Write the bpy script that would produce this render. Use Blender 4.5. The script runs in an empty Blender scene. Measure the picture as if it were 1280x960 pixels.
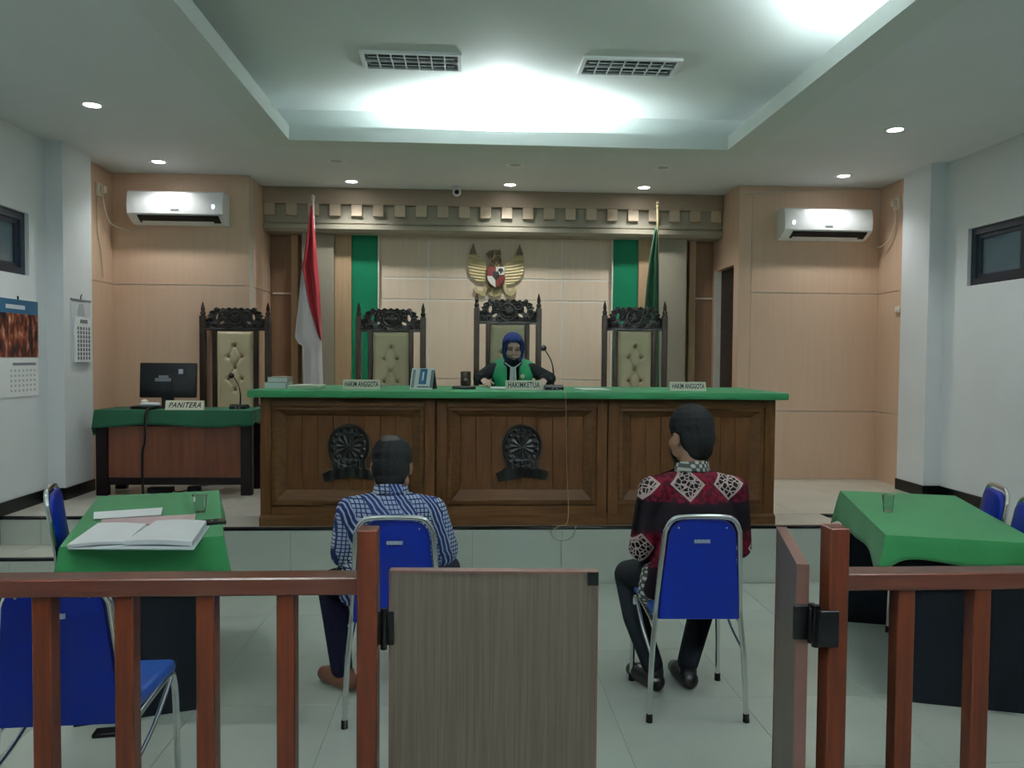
import bpy, bmesh, math, random
from mathutils import Vector, Matrix, Euler, Quaternion
random.seed(7)
R = math.radians
SC = bpy.context.scene
COL = SC.collection

# ------------------------------------------------------------------ camera, world, exposure
cam_d = bpy.data.cameras.new('camera'); cam = bpy.data.objects.new('camera', cam_d); COL.objects.link(cam)
cam_d.sensor_fit = 'HORIZONTAL'; cam_d.sensor_width = 36.0
cam_d.lens = 983.5 / 1280 * 36.0
cam_d.clip_start = 0.02
def aim(yaw, pitch, roll, loc):
    fwd = Vector((math.sin(yaw) * math.cos(pitch), math.cos(yaw) * math.cos(pitch), math.sin(pitch)))
    right = Vector((math.cos(yaw), -math.sin(yaw), 0)); up = right.cross(fwd)
    c, s = math.cos(roll), math.sin(roll)
    r2, u2 = c * right + s * up, -s * right + c * up
    m = Matrix((r2, u2, -fwd)).transposed().to_4x4(); m.translation = loc
    return m
cam.matrix_world = aim(R(3.1875), R(-1.957), R(0.469), Vector((0, 0, 1.5294)))
SC.camera = cam
W = bpy.data.worlds.new('night_sky'); SC.world = W; W.use_nodes = True
W.node_tree.nodes['Background'].inputs[0].default_value = (0.22, 0.34, 0.42, 1)
W.node_tree.nodes['Background'].inputs[1].default_value = 0.35
SC.view_settings.view_transform = 'Standard'; SC.view_settings.look = 'None'
SC.view_settings.exposure = 0.98; SC.view_settings.gamma = 1.0
SC.view_settings.use_curve_mapping = False
SC.cycles.use_denoising = True
SC.cycles.max_bounces = 8; SC.cycles.diffuse_bounces = 5; SC.cycles.glossy_bounces = 3
SC.cycles.transmission_bounces = 6; SC.cycles.transparent_max_bounces = 8
SC.cycles.sample_clamp_indirect = 4.0
SC.cycles.caustics_reflective = False; SC.cycles.caustics_refractive = False
DOWN_W = 27.0      # watts of one lit downlight
COVE_W = 1500.0     # watts of one flood lamp lying in the ceiling trough
COOL = (0.88, 0.98, 1.0); WARM = (0.98, 0.99, 0.97)

# ------------------------------------------------------------------ materials
MATS = {}
def nd(nt, t, **kw):
    n = nt.nodes.new(t)
    for k, v in kw.items(): setattr(n, k, v)
    return n
def mat(name, col, rough=0.5, metal=0.0, var=0.0, vscale=8.0, bump=0.0, bscale=60.0, stretch=None, spec=0.5, emit=None, estr=0.0, col2=None, trans=0.0, sheen=0.0):
    if name in MATS: return MATS[name]
    m = bpy.data.materials.new(name); m.use_nodes = True; nt = m.node_tree
    b = nt.nodes['Principled BSDF']
    b.inputs['Base Color'].default_value = (*col, 1); b.inputs['Roughness'].default_value = rough
    b.inputs['Metallic'].default_value = metal; b.inputs['Specular IOR Level'].default_value = spec
    if trans: b.inputs['Transmission Weight'].default_value = trans; b.inputs['IOR'].default_value = 1.3
    if sheen: b.inputs['Sheen Weight'].default_value = sheen
    if emit: b.inputs['Emission Color'].default_value = (*emit, 1); b.inputs['Emission Strength'].default_value = estr
    if var or bump or col2:
        tc = nd(nt, 'ShaderNodeTexCoord'); mp = nd(nt, 'ShaderNodeMapping')
        nt.links.new(tc.outputs['Object'], mp.inputs[0])
        if stretch: mp.inputs['Scale'].default_value = stretch
    if var or col2:
        n = nd(nt, 'ShaderNodeTexNoise'); n.inputs['Scale'].default_value = vscale; n.inputs['Detail'].default_value = 5
        nt.links.new(mp.outputs[0], n.inputs[0])
        r = nd(nt, 'ShaderNodeValToRGB')
        c2 = col2 or tuple(c * (1 - var) for c in col)
        c1 = col if col2 else tuple(min(1, c * (1 + var)) for c in col)
        r.color_ramp.elements[0].position = 0.36; r.color_ramp.elements[1].position = 0.64
        r.color_ramp.elements[0].color = (*c2, 1); r.color_ramp.elements[1].color = (*c1, 1)
        nt.links.new(n.outputs[0], r.inputs[0]); nt.links.new(r.outputs[0], b.inputs['Base Color'])
    if bump:
        n2 = nd(nt, 'ShaderNodeTexNoise'); n2.inputs['Scale'].default_value = bscale; n2.inputs['Detail'].default_value = 4
        nt.links.new(mp.outputs[0], n2.inputs[0])
        bp = nd(nt, 'ShaderNodeBump'); bp.inputs['Strength'].default_value = bump; bp.inputs['Distance'].default_value = 0.01
        nt.links.new(n2.outputs[0], bp.inputs['Height']); nt.links.new(bp.outputs[0], b.inputs['Normal'])
    MATS[name] = m
    return m
WHITE_WALL = mat('white_wall_paint', (0.76, 0.81, 0.84), 0.6, var=0.02, vscale=2, bump=0.02, bscale=120)
CEIL = mat('ceiling_paint', (0.74, 0.775, 0.79), 0.7, var=0.015, vscale=2)
RECESS = mat('ceiling_recess_paint', (0.70, 0.75, 0.73), 0.7, var=0.015, vscale=2)
BEIGE = mat('beige_laminate', (0.68, 0.48, 0.345), 0.45, var=0.025, vscale=3, stretch=(14, 14, 0.8))
CREAM = mat('cream_panel', (0.80, 0.66, 0.51), 0.45, var=0.03, vscale=3, stretch=(10, 10, 0.8))
STRIP = mat('pale_joint_strip', (0.85, 0.82, 0.75), 0.4)
BROWN_PANEL = mat('brown_laminate', (0.30, 0.17, 0.10), 0.5, var=0.08, vscale=3, stretch=(12, 12, 0.8))
TAN = mat('tan_laminate', (0.50, 0.34, 0.20), 0.5, var=0.06, vscale=3, stretch=(12, 12, 0.8))
OLIVE = mat('grey_olive_paint', (0.34, 0.31, 0.24), 0.5, var=0.03, vscale=4)
TAUPE = mat('taupe_paint', (0.36, 0.27, 0.20), 0.5, var=0.03, vscale=4)
TOOTH = mat('cornice_tooth_paint', (0.52, 0.42, 0.31), 0.5, var=0.03, vscale=4)
GREEN_PANEL = mat('green_panel', (0.0, 0.20, 0.09), 0.6, var=0.04, spec=0.3)
TILE = mat('floor_tile', (0.55, 0.60, 0.54), 0.16, var=0.035, vscale=2.5, spec=0.5)
TILE2 = mat('stage_tile', (0.56, 0.55, 0.48), 0.2, var=0.035, vscale=2.5)
RISER = mat('riser_tile', (0.60, 0.65, 0.60), 0.22, var=0.03, vscale=2.5)
GROUT = mat('grout', (0.30, 0.31, 0.29), 0.8)
BLACKTILE = mat('black_tile', (0.004, 0.005, 0.006), 0.25, spec=0.3)
BENCHWOOD = mat('bench_wood', (0.072, 0.027, 0.007), 0.52, spec=0.14, vscale=5, stretch=(9, 9, 0.7), col2=(0.038, 0.014, 0.004), bump=0.08, bscale=20)
BENCHWOOD_H = mat('bench_wood_across', (0.066, 0.027, 0.008), 0.52, spec=0.14, vscale=5, stretch=(0.7, 9, 9), col2=(0.040, 0.016, 0.005), bump=0.08, bscale=20)
CARVED = mat('dark_carved_wood', (0.026, 0.013, 0.007), 0.4, var=0.3, vscale=14, bump=0.1, bscale=50, spec=0.3)
CREST = mat('dark_crest_wood', (0.012, 0.009, 0.008), 0.42, var=0.3, vscale=18, bump=0.15, bscale=60, spec=0.3)
EMBLEM = mat('emblem_dark_metal', (0.003, 0.0033, 0.003), 0.3, metal=0.2, var=0.3, vscale=25, spec=0.3)
DESKWOOD = mat('desk_panel_wood', (0.17, 0.048, 0.020), 0.4, vscale=4, stretch=(6, 6, 0.6), col2=(0.11, 0.030, 0.012))
DESKFRAME = mat('desk_black_frame', (0.006, 0.003, 0.004), 0.4, spec=0.15)
RAILWOOD = mat('railing_wood', (0.108, 0.022, 0.008), 0.36, spec=0.2, vscale=5, stretch=(10, 10, 0.8), col2=(0.062, 0.014, 0.007), bump=0.06, bscale=25)
RAILWOOD_H = mat('railing_wood_across', (0.112, 0.029, 0.017), 0.30, vscale=5, stretch=(0.8, 10, 10), col2=(0.080, 0.022, 0.013), bump=0.06, bscale=25)
GATE = mat('gate_grey_woodgrain', (0.155, 0.125, 0.100), 0.5, vscale=6, stretch=(28, 28, 0.5), col2=(0.118, 0.093, 0.074), bump=0.1, bscale=12, spec=0.3)
GATEEDGE = mat('gate_edge', (0.22, 0.10, 0.085), 0.4)
BLACKMETAL = mat('black_metal', (0.002, 0.002, 0.0025), 0.4, spec=0.2)
BLACKPLASTIC = mat('black_plastic', (0.004, 0.0045, 0.006), 0.45, spec=0.25)
CHROME = mat('chrome', (0.72, 0.74, 0.74), 0.16, metal=1.0)
BLUE = mat('blue_vinyl', (0.001, 0.017, 0.26), 0.42, var=0.06, vscale=4, bump=0.05, bscale=300, spec=0.3)
SEATBLUE = mat('blue_seat_vinyl', (0.004, 0.060, 0.34), 0.45, var=0.06, vscale=4)
RUBBER = mat('rubber', (0.004, 0.004, 0.004), 0.7, spec=0.2)
PLATE = mat('pale_sticker', (0.45, 0.50, 0.60), 0.5, var=0.2, vscale=120)
GCLOTH = mat('green_table_cloth', (0.020, 0.215, 0.062), 0.75, var=0.05, vscale=5, bump=0.03, bscale=200, sheen=0.15)
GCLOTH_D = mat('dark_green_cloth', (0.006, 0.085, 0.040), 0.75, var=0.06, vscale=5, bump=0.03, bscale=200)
GTOP = mat('bench_green_top', (0.028, 0.225, 0.088), 0.6, var=0.04, vscale=5)
TABLEBLACK = mat('table_black_board', (0.0015, 0.002, 0.003), 0.75, spec=0.06)
PAPER = mat('paper', (0.86, 0.89, 0.91), 0.7, var=0.015, vscale=6)
PAPER_EDGE = mat('paper_edge', (0.62, 0.68, 0.72), 0.7)
PINK = mat('pink_folder', (0.60, 0.42, 0.44), 0.7, var=0.03)
INK = mat('ink', (0.03, 0.03, 0.035), 0.6)
GREYINK = mat('grey_ink', (0.22, 0.24, 0.27), 0.6)
IVORY = mat('ivory_sign', (0.74, 0.72, 0.58), 0.5)
CUSHION = mat('ivory_leather', (0.60, 0.51, 0.33), 0.45, var=0.05, vscale=6)
BUTTON = mat('button_leather', (0.22, 0.16, 0.07), 0.5)
WHITEPLASTIC = mat('white_plastic', (0.82, 0.85, 0.86), 0.3)
OFFPLASTIC = mat('cream_plastic', (0.72, 0.66, 0.54), 0.4)
CABLE_B = mat('black_cable', (0.003, 0.003, 0.003), 0.5, spec=0.2)
CABLE_W = mat('pale_cable', (0.62, 0.56, 0.45), 0.5)
CABLE_T = mat('tan_cable', (0.30, 0.24, 0.15), 0.5)
GOLD = mat('garuda_gold', (0.55, 0.46, 0.24), 0.45, metal=0.1, var=0.12, vscale=20)
GOLD_D = mat('garuda_dark_gold', (0.11, 0.075, 0.035), 0.45, metal=0.2, var=0.2, vscale=20)
REDP = mat('shield_red', (0.20, 0.030, 0.025), 0.5)
WHITEP = mat('shield_white', (0.72, 0.70, 0.62), 0.5)
BLACKP = mat('shield_black', (0.015, 0.013, 0.012), 0.5)
FLAGRED = mat('flag_red', (0.40, 0.012, 0.025), 0.75, var=0.08, vscale=6, sheen=0.2)
FLAGWHITE = mat('flag_white', (0.72, 0.70, 0.72), 0.75, var=0.03, vscale=6, sheen=0.2)
FLAGGREEN = mat('flag_green', (0.0, 0.075, 0.025), 0.75, var=0.1, vscale=6, sheen=0.2)
BRASS = mat('pole_brass', (0.62, 0.52, 0.30), 0.3, metal=0.7)
POLEWHITE = mat('pole_white', (0.70, 0.68, 0.66), 0.4)
SKIN = mat('skin_brown', (0.30, 0.155, 0.095), 0.55, var=0.05, vscale=15)
SKIN_J = mat('skin_light', (0.52, 0.34, 0.26), 0.55, var=0.04, vscale=15)
HAIR = mat('black_hair', (0.002, 0.002, 0.002), 0.92, spec=0.06, bump=0.3, bscale=120, stretch=(1, 1, 0.3))
TROUSER = mat('black_trousers', (0.003, 0.0035, 0.0045), 0.92, spec=0.06, var=0.2, vscale=8)
TROUSER_B = mat('navy_black_trousers', (0.002, 0.002, 0.006), 0.92, spec=0.06, var=0.2, vscale=8)
SHOE_B = mat('black_shoe_leather', (0.004, 0.0035, 0.0035), 0.3, spec=0.3)
SHOE_BR = mat('brown_shoe_leather', (0.15, 0.055, 0.028), 0.4, var=0.1)
ROBE = mat('black_robe', (0.002, 0.0025, 0.0025), 0.92, spec=0.05, var=0.2, vscale=10)
STOLE = mat('green_stole', (0.0, 0.24, 0.09), 0.6, var=0.06, vscale=8)
JABOT = mat('white_jabot', (0.76, 0.80, 0.82), 0.7, var=0.04, vscale=20)
HIJAB = mat('navy_headscarf', (0.010, 0.016, 0.060), 0.92, spec=0.08, var=0.12, vscale=8)
HIJAB_IN = mat('black_inner_scarf', (0.002, 0.003, 0.004), 0.92, spec=0.05)
LIPS = mat('lips', (0.33, 0.12, 0.10), 0.5)
EYE = mat('eye', (0.02, 0.015, 0.012), 0.2)
GLASS_D = mat('window_glass', (0.10, 0.16, 0.20), 0.08, spec=0.6, var=0.0)
FRAME_D = mat('window_frame_dark', (0.010, 0.018, 0.032), 0.35)
CLEAR = mat('clear_plastic', (0.93, 0.96, 0.95), 0.05, trans=1.0)
LENS = mat('lit_lens', (1, 1, 1), 0.5, emit=(1.0, 0.97, 0.93), estr=14.0)
LENS_OFF = mat('unlit_lens', (0.45, 0.47, 0.46), 0.4)
LOUVRE = mat('louvre_mirror', (0.55, 0.60, 0.62), 0.2, metal=0.9)
LOUVRE_B = mat('fixture_inside', (0.10, 0.13, 0.16), 0.3, metal=0.5)
DOORWOOD = mat('dark_door', (0.030, 0.017, 0.014), 0.45, var=0.15, vscale=5, stretch=(8, 8, 0.8))
CAL_BLUE = mat('calendar_blue', (0.02, 0.11, 0.22), 0.5)

def ramp_math(nt, op, a, b=None, clamp=False):
    n = nd(nt, 'ShaderNodeMath', operation=op); n.use_clamp = clamp
    for i, v in enumerate((a, b)):
        if v is None: continue
        if isinstance(v, (int, float)): n.inputs[i].default_value = v
        else: nt.links.new(v, n.inputs[i])
    return n.outputs[0]
def batik_base(name, rough=0.92):
    m = bpy.data.materials.new(name); m.use_nodes = True; nt = m.node_tree
    b = nt.nodes['Principled BSDF']; b.inputs['Roughness'].default_value = rough; b.inputs['Specular IOR Level'].default_value = .04
    tc = nd(nt, 'ShaderNodeTexCoord'); sx = nd(nt, 'ShaderNodeSeparateXYZ'); nt.links.new(tc.outputs['Object'], sx.inputs[0])
    bp = nd(nt, 'ShaderNodeBump'); bp.inputs['Strength'].default_value = 0.35; bp.inputs['Distance'].default_value = 0.02
    n = nd(nt, 'ShaderNodeTexNoise'); n.inputs['Scale'].default_value = 9; nt.links.new(tc.outputs['Object'], n.inputs[0])
    nt.links.new(n.outputs[0], bp.inputs['Height']); nt.links.new(bp.outputs[0], b.inputs['Normal'])
    return m, nt, b, tc, sx
def mixc(nt, f, a, b):
    n = nd(nt, 'ShaderNodeMix', data_type='RGBA')
    nt.links.new(f, n.inputs[0])
    for i, v in ((6, a), (7, b)):
        if isinstance(v, tuple): n.inputs[i].default_value = (*v, 1)
        else: nt.links.new(v, n.inputs[i])
    return n.outputs[2]
def blue_batik():
    m, nt, b, tc, s = batik_base('blue_white_batik'); M = lambda *a: ramp_math(nt, *a)
    u = M('ADD', s.outputs[0], M('MULTIPLY', s.outputs[1], 0.6)); z = s.outputs[2]
    noi = nd(nt, 'ShaderNodeTexNoise'); noi.inputs['Scale'].default_value = 14; nt.links.new(tc.outputs['Object'], noi.inputs[0])
    nz = M('MULTIPLY', M('SUBTRACT', noi.outputs[0], 0.5), 0.028)
    k = 175.0
    sq = M('MINIMUM', M('ABSOLUTE', M('SINE', M('MULTIPLY', M('ADD', u, M('MULTIPLY', nz, .3)), k))), M('ABSOLUTE', M('SINE', M('MULTIPLY', z, k))))
    sq = M('GREATER_THAN', sq, 0.42)
    st = M('SINE', M('MULTIPLY', M('ADD', M('ADD', u, M('MULTIPLY', z, 0.42)), nz), 290.0))
    st = M('GREATER_THAN', st, 0.45)
    reg = M('SINE', M('MULTIPLY', M('ADD', M('ADD', u, M('MULTIPLY', z, 0.35)), M('MULTIPLY', nz, 1.2)), 50.0))
    reg = M('GREATER_THAN', reg, 0.05)
    f = mixc(nt, reg, sq, st)
    nt.links.new(mixc(nt, f, (0.012, 0.020, 0.085), (0.46, 0.52, 0.56)), b.inputs['Base Color'])
    return m
def red_batik():
    m, nt, b, tc, s = batik_base('black_red_batik'); M = lambda *a: ramp_math(nt, *a)
    x, y, z = s.outputs
    u = M('ADD', x, M('MULTIPLY', y, 0.15))
    xx = M('MULTIPLY', M('SUBTRACT', M('FRACT', M('ADD', M('DIVIDE', M('ADD', u, 0.045), 0.183), 0.5)), 0.5), 0.183)
    zz = M('MULTIPLY', M('SUBTRACT', M('FRACT', M('ADD', M('DIVIDE', M('SUBTRACT', z, 0.992), 0.29), 0.5)), 0.5), 0.29)
    d = M('ADD', M('DIVIDE', M('ABSOLUTE', xx), 0.072), M('DIVIDE', M('ABSOLUTE', zz), 0.072))
    inside = M('LESS_THAN', d, 1.0); rim = M('MULTIPLY', inside, M('GREATER_THAN', d, 0.84))
    vo = nd(nt, 'ShaderNodeTexVoronoi', feature='DISTANCE_TO_EDGE'); vo.inputs['Scale'].default_value = 52
    nt.links.new(tc.outputs['Object'], vo.inputs[0])
    curl = M('MULTIPLY', inside, M('LESS_THAN', vo.outputs[0], 0.10))
    white = M('MAXIMUM', rim, curl)
    noi = nd(nt, 'ShaderNodeTexNoise'); noi.inputs['Scale'].default_value = 55; noi.inputs['Detail'].default_value = 4
    nt.links.new(tc.outputs['Object'], noi.inputs[0])
    redz = M('LESS_THAN', M('ABSOLUTE', zz), M('ADD', 0.052, M('MULTIPLY', noi.outputs[0], 0.045)))
    redc = mixc(nt, M('GREATER_THAN', noi.outputs[0], 0.5), (0.010, 0.001, 0.002), (0.058, 0.003, 0.009))
    c = mixc(nt, redz, (0.0018, 0.0012, 0.0018), redc)
    c = mixc(nt, inside, c, (0.004, 0.0025, 0.003))
    nt.links.new(mixc(nt, white, c, (0.56, 0.46, 0.44)), b.inputs['Base Color'])
    return m
def collar_print():
    m, nt, b, tc, s = batik_base('grey_white_collar_print'); M = lambda *a: ramp_math(nt, *a)
    k = 190.0
    f = M('MULTIPLY', M('SINE', M('MULTIPLY', M('ADD', s.outputs[0], s.outputs[1]), k)), M('SINE', M('MULTIPLY', s.outputs[2], k)))
    nt.links.new(mixc(nt, M('GREATER_THAN', f, 0.1), (0.06, 0.065, 0.065), (0.50, 0.50, 0.46)), b.inputs['Base Color'])
    return m
def photo_print():
    m, nt, b, tc, s = batik_base('calendar_photo_print', 0.4)
    vo = nd(nt, 'ShaderNodeTexNoise'); vo.inputs['Scale'].default_value = 11; vo.inputs['Detail'].default_value = 3
    mp = nd(nt, 'ShaderNodeMapping'); mp.inputs['Scale'].default_value = (1, 1.7, 0.7)
    nt.links.new(tc.outputs['Object'], mp.inputs[0]); nt.links.new(mp.outputs[0], vo.inputs[0])
    r = nd(nt, 'ShaderNodeValToRGB'); cr = r.color_ramp; cr.interpolation = 'LINEAR'
    cr.elements[0].position = 0.36; cr.elements[0].color = (0.012, 0.014, 0.022, 1)
    cr.elements[1].position = 0.70; cr.elements[1].color = (0.55, 0.40, 0.33, 1)
    e = cr.elements.new(0.50); e.color = (0.13, 0.035, 0.02, 1)
    e = cr.elements.new(0.58); e.color = (0.30, 0.10, 0.05, 1)
    nt.links.new(vo.outputs[0], r.inputs[0]); nt.links.new(r.outputs[0], b.inputs['Base Color'])
    return m
BATIK_BLUE, BATIK_RED, COLLAR_P, PHOTO_P = blue_batik(), red_batik(), collar_print(), photo_print()

# ------------------------------------------------------------------ mesh helpers
def smoothpath(pts, n=6):
    P = [Vector(p) for p in pts]
    if len(P) < 3: return P
    out = []
    for i in range(len(P) - 1):
        a, b, c, d = P[max(i - 1, 0)], P[i], P[i + 1], P[min(i + 2, len(P) - 1)]
        for k in range(n):
            t = k / n
            out.append(0.5 * ((2 * b) + (c - a) * t + (2 * a - 5 * b + 4 * c - d) * t * t + (3 * b - a - 3 * c + d) * t ** 3))
    out.append(P[-1]); return out
class MB:
    def __init__(s): s.bm = bmesh.new()
    def box(s, a, b, bevel=0.0, seg=1, rot=None):
        a, b = Vector(a), Vector(b); c = (a + b) / 2; d = b - a
        r = bmesh.ops.create_cube(s.bm, size=1.0)
        vs = r['verts']; bmesh.ops.scale(s.bm, vec=[abs(x) for x in d], verts=vs)
        if bevel:
            es = list({e for v in vs for e in v.link_edges})
            rr = bmesh.ops.bevel(s.bm, geom=es, offset=bevel, segments=seg, profile=0.5, affect='EDGES')
            vs = list({v for v in rr['verts']} | {v for f in rr['faces'] for v in f.verts})
        if rot: bmesh.ops.rotate(s.bm, cent=(0, 0, 0), matrix=rot, verts=vs)
        bmesh.ops.translate(s.bm, vec=c, verts=vs); return s
    def cyl(s, p0, p1, r0, r1=None, n=16, caps=True):
        p0, p1 = Vector(p0), Vector(p1); d = p1 - p0; r1 = r0 if r1 is None else r1
        q = d.to_track_quat('Z', 'Y').to_matrix().to_4x4(); q.translation = (p0 + p1) / 2
        bmesh.ops.create_cone(s.bm, cap_ends=caps, segments=n, radius1=max(r0, 1e-5), radius2=max(r1, 1e-5), depth=d.length, matrix=q); return s
    def ell(s, c, r, rot=None, u=16, v=10):
        m = Matrix.Translation(c) @ ((rot.to_4x4() if rot else Matrix.Identity(4))) @ Matrix.Diagonal((*r, 1))
        bmesh.ops.create_uvsphere(s.bm, u_segments=u, v_segments=v, radius=1.0, matrix=m); return s
    def cap(s, p0, r0, p1, r1, n=14):
        p0, p1 = Vector(p0), Vector(p1)
        s.cyl(p0, p1, r0, r1, n); s.ell(p0, (r0,) * 3, u=n, v=8); s.ell(p1, (r1,) * 3, u=n, v=8); return s
    def chain(s, pts):
        for (p, r), (q, t) in zip(pts, pts[1:]): s.cap(p, r, q, t)
        return s
    def tube(s, pts, r, n=8, smooth=0, closed=False):
        P = smoothpath(pts, smooth) if smooth else [Vector(p) for p in pts]
        rings = []; up = None; N = len(P)
        for i, p in enumerate(P):
            t = ((P[(i + 1) % N] - P[i - 1]) if closed else (P[min(i + 1, N - 1)] - P[max(i - 1, 0)])).normalized()
            if up is None:
                up = Vector((0, 0, 1)) if abs(t.z) < 0.9 else Vector((1, 0, 0))
            up = (up - t * up.dot(t)).normalized(); sd = t.cross(up)
            rr = r(i / (N - 1)) if callable(r) else r
            rings.append([s.bm.verts.new(p + (up * math.cos(2 * math.pi * k / n) + sd * math.sin(2 * math.pi * k / n)) * rr) for k in range(n)])
        for a, b in zip(rings, rings[1:] + ([rings[0]] if closed else [])):
            for k in range(n): s.bm.faces.new((a[k], a[(k + 1) % n], b[(k + 1) % n], b[k]))
        if not closed:
            s.bm.faces.new(list(reversed(rings[0]))); s.bm.faces.new(rings[-1])
        return s
    def prism(s, poly, d, axis='y', off=0.0):
        # polygon in the two other axes, extruded from off to off+d along the axis
        def P(u, v, w): return {'y': (u, w, v), 'x': (w, u, v), 'z': (u, v, w)}[axis]
        a = [s.bm.verts.new(P(u, v, off)) for u, v in poly]; b = [s.bm.verts.new(P(u, v, off + d)) for u, v in poly]
        s.bm.faces.new(a); s.bm.faces.new(list(reversed(b)))
        for i in range(len(a)):
            j = (i + 1) % len(a); s.bm.faces.new((a[j], a[i], b[i], b[j]))
        return s
    def lathe(s, prof, n=20, c=(0, 0, 0)):
        c = Vector(c); rings = []
        for r, z in prof:
            rings.append([s.bm.verts.new(c + Vector((r * math.cos(2 * math.pi * k / n), r * math.sin(2 * math.pi * k / n), z))) for k in range(n)])
        for a, b in zip(rings, rings[1:]):
            for k in range(n): s.bm.faces.new((a[k], a[(k + 1) % n], b[(k + 1) % n], b[k]))
        if prof[0][0] < .002: s.bm.faces.new(list(reversed(rings[0])))
        if prof[-1][0] < .002: s.bm.faces.new(rings[-1])
        return s
    def grid(s, fn, nu, nv, thick=None):
        # fn(u,v) -> point, u,v in 0..1; thick: vector offset function for a closed sheet
        top = [[s.bm.verts.new(fn(i / nu, j / nv)) for j in range(nv + 1)] for i in range(nu + 1)]
        for i in range(nu):
            for j in range(nv): s.bm.faces.new((top[i][j], top[i + 1][j], top[i + 1][j + 1], top[i][j + 1]))
        if thick:
            T = Vector(thick)
            bot = [[s.bm.verts.new(v.co + T) for v in row] for row in top]
            for i in range(nu):
                for j in range(nv): s.bm.faces.new((bot[i][j], bot[i][j + 1], bot[i + 1][j + 1], bot[i + 1][j]))
            edge = [(i, 0) for i in range(nu + 1)] + [(nu, j) for j in range(1, nv + 1)] + [(i, nv) for i in range(nu - 1, -1, -1)] + [(0, j) for j in range(nv - 1, 0, -1)]
            for (a, b), (c, d) in zip(edge, edge[1:] + edge[:1]):
                s.bm.faces.new((top[a][b], bot[a][b], bot[c][d], top[c][d]))
        return s
    def mesh(s, name, smooth=True, angle=38):
        bmesh.ops.recalc_face_normals(s.bm, faces=s.bm.faces[:])
        me = bpy.data.meshes.new(name); s.bm.to_mesh(me); s.bm.free()
        if smooth:
            me.polygons.foreach_set('use_smooth', [True] * len(me.polygons)); me.set_sharp_from_angle(angle=R(angle))
        return me
    def build(s, name, m, parent=None, smooth=True, angle=38, **kw):
        return add(name, s.mesh(name, smooth, angle), m, parent, **kw)
def add(name, me, m=None, parent=None, loc=None, rot=None, label=None):
    o = bpy.data.objects.new(name, me); COL.objects.link(o)
    if m and me is not None and not me.materials: me.materials.append(m)
    if parent: o.parent = parent
    if loc: o.location = loc
    if rot: o.rotation_euler = rot
    if label: o['label'] = label
    return o
def tag(o, label, cat, group=None, kind=None):
    o['label'] = label; o['category'] = cat
    if group: o['group'] = group
    if kind: o['kind'] = kind
    return o
def thing(name, label, cat, loc=(0, 0, 0), rz=0.0, group=None):
    o = bpy.data.objects.new(name, None); COL.objects.link(o); o.empty_display_size = 0.1
    o.location = loc; o.rotation_euler = (0, 0, rz); return tag(o, label, cat, group)
def struct(o): o['kind'] = 'structure'; return o
def copy_tree(o, parent=None):
    c = o.copy(); COL.objects.link(c)
    if parent: c.parent = parent
    for ch in list(o.children): copy_tree(ch, c)
    return c
def plate(axis, us, vs, w0, w1, solid):
    """one welded slab on a grid of cells; solid(i,j) tells which cells are filled"""
    bm = bmesh.new(); cache = {}
    def P(i, j, w):
        k = (i, j, w)
        if k not in cache:
            u, v, ww = us[i], vs[j], (w0, w1)[w]
            cache[k] = bm.verts.new({'y': (u, ww, v), 'x': (ww, u, v), 'z': (u, v, ww)}[axis])
        return cache[k]
    nu, nv = len(us) - 1, len(vs) - 1
    ok = lambda i, j: 0 <= i < nu and 0 <= j < nv and solid(i, j)
    for i in range(nu):
        for j in range(nv):
            if not ok(i, j): continue
            bm.faces.new((P(i, j, 0), P(i + 1, j, 0), P(i + 1, j + 1, 0), P(i, j + 1, 0)))
            bm.faces.new((P(i, j, 1), P(i, j + 1, 1), P(i + 1, j + 1, 1), P(i + 1, j, 1)))
            for di, dj, a, b in ((-1, 0, (i, j), (i, j + 1)), (1, 0, (i + 1, j), (i + 1, j + 1)), (0, -1, (i, j), (i + 1, j)), (0, 1, (i, j + 1), (i + 1, j + 1))):
                if not ok(i + di, j + dj): bm.faces.new((P(*a, 0), P(*b, 0), P(*b, 1), P(*a, 1)))
    m = MB(); m.bm.free(); m.bm = bm; return m
def blob(name, m, voxel, mt, parent, smooth=6, label=None):
    """fuse overlapping closed shapes into one continuous surface"""
    me = m.mesh(name + '_raw'); t = bpy.data.objects.new(name + '_raw', me); COL.objects.link(t)
    r = t.modifiers.new('r', 'REMESH'); r.mode = 'VOXEL'; r.voxel_size = voxel; r.use_smooth_shade = True
    if smooth:
        sm = t.modifiers.new('s', 'SMOOTH'); sm.factor = 0.5; sm.iterations = smooth
    dg = bpy.context.evaluated_depsgraph_get(); out = bpy.data.meshes.new_from_object(t.evaluated_get(dg))
    bpy.data.objects.remove(t); bpy.data.meshes.remove(me); out.name = name; out.materials.clear()
    out.polygons.foreach_set('use_smooth', [True] * len(out.polygons))
    return add(name, out, mt, parent, label=label)
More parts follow.
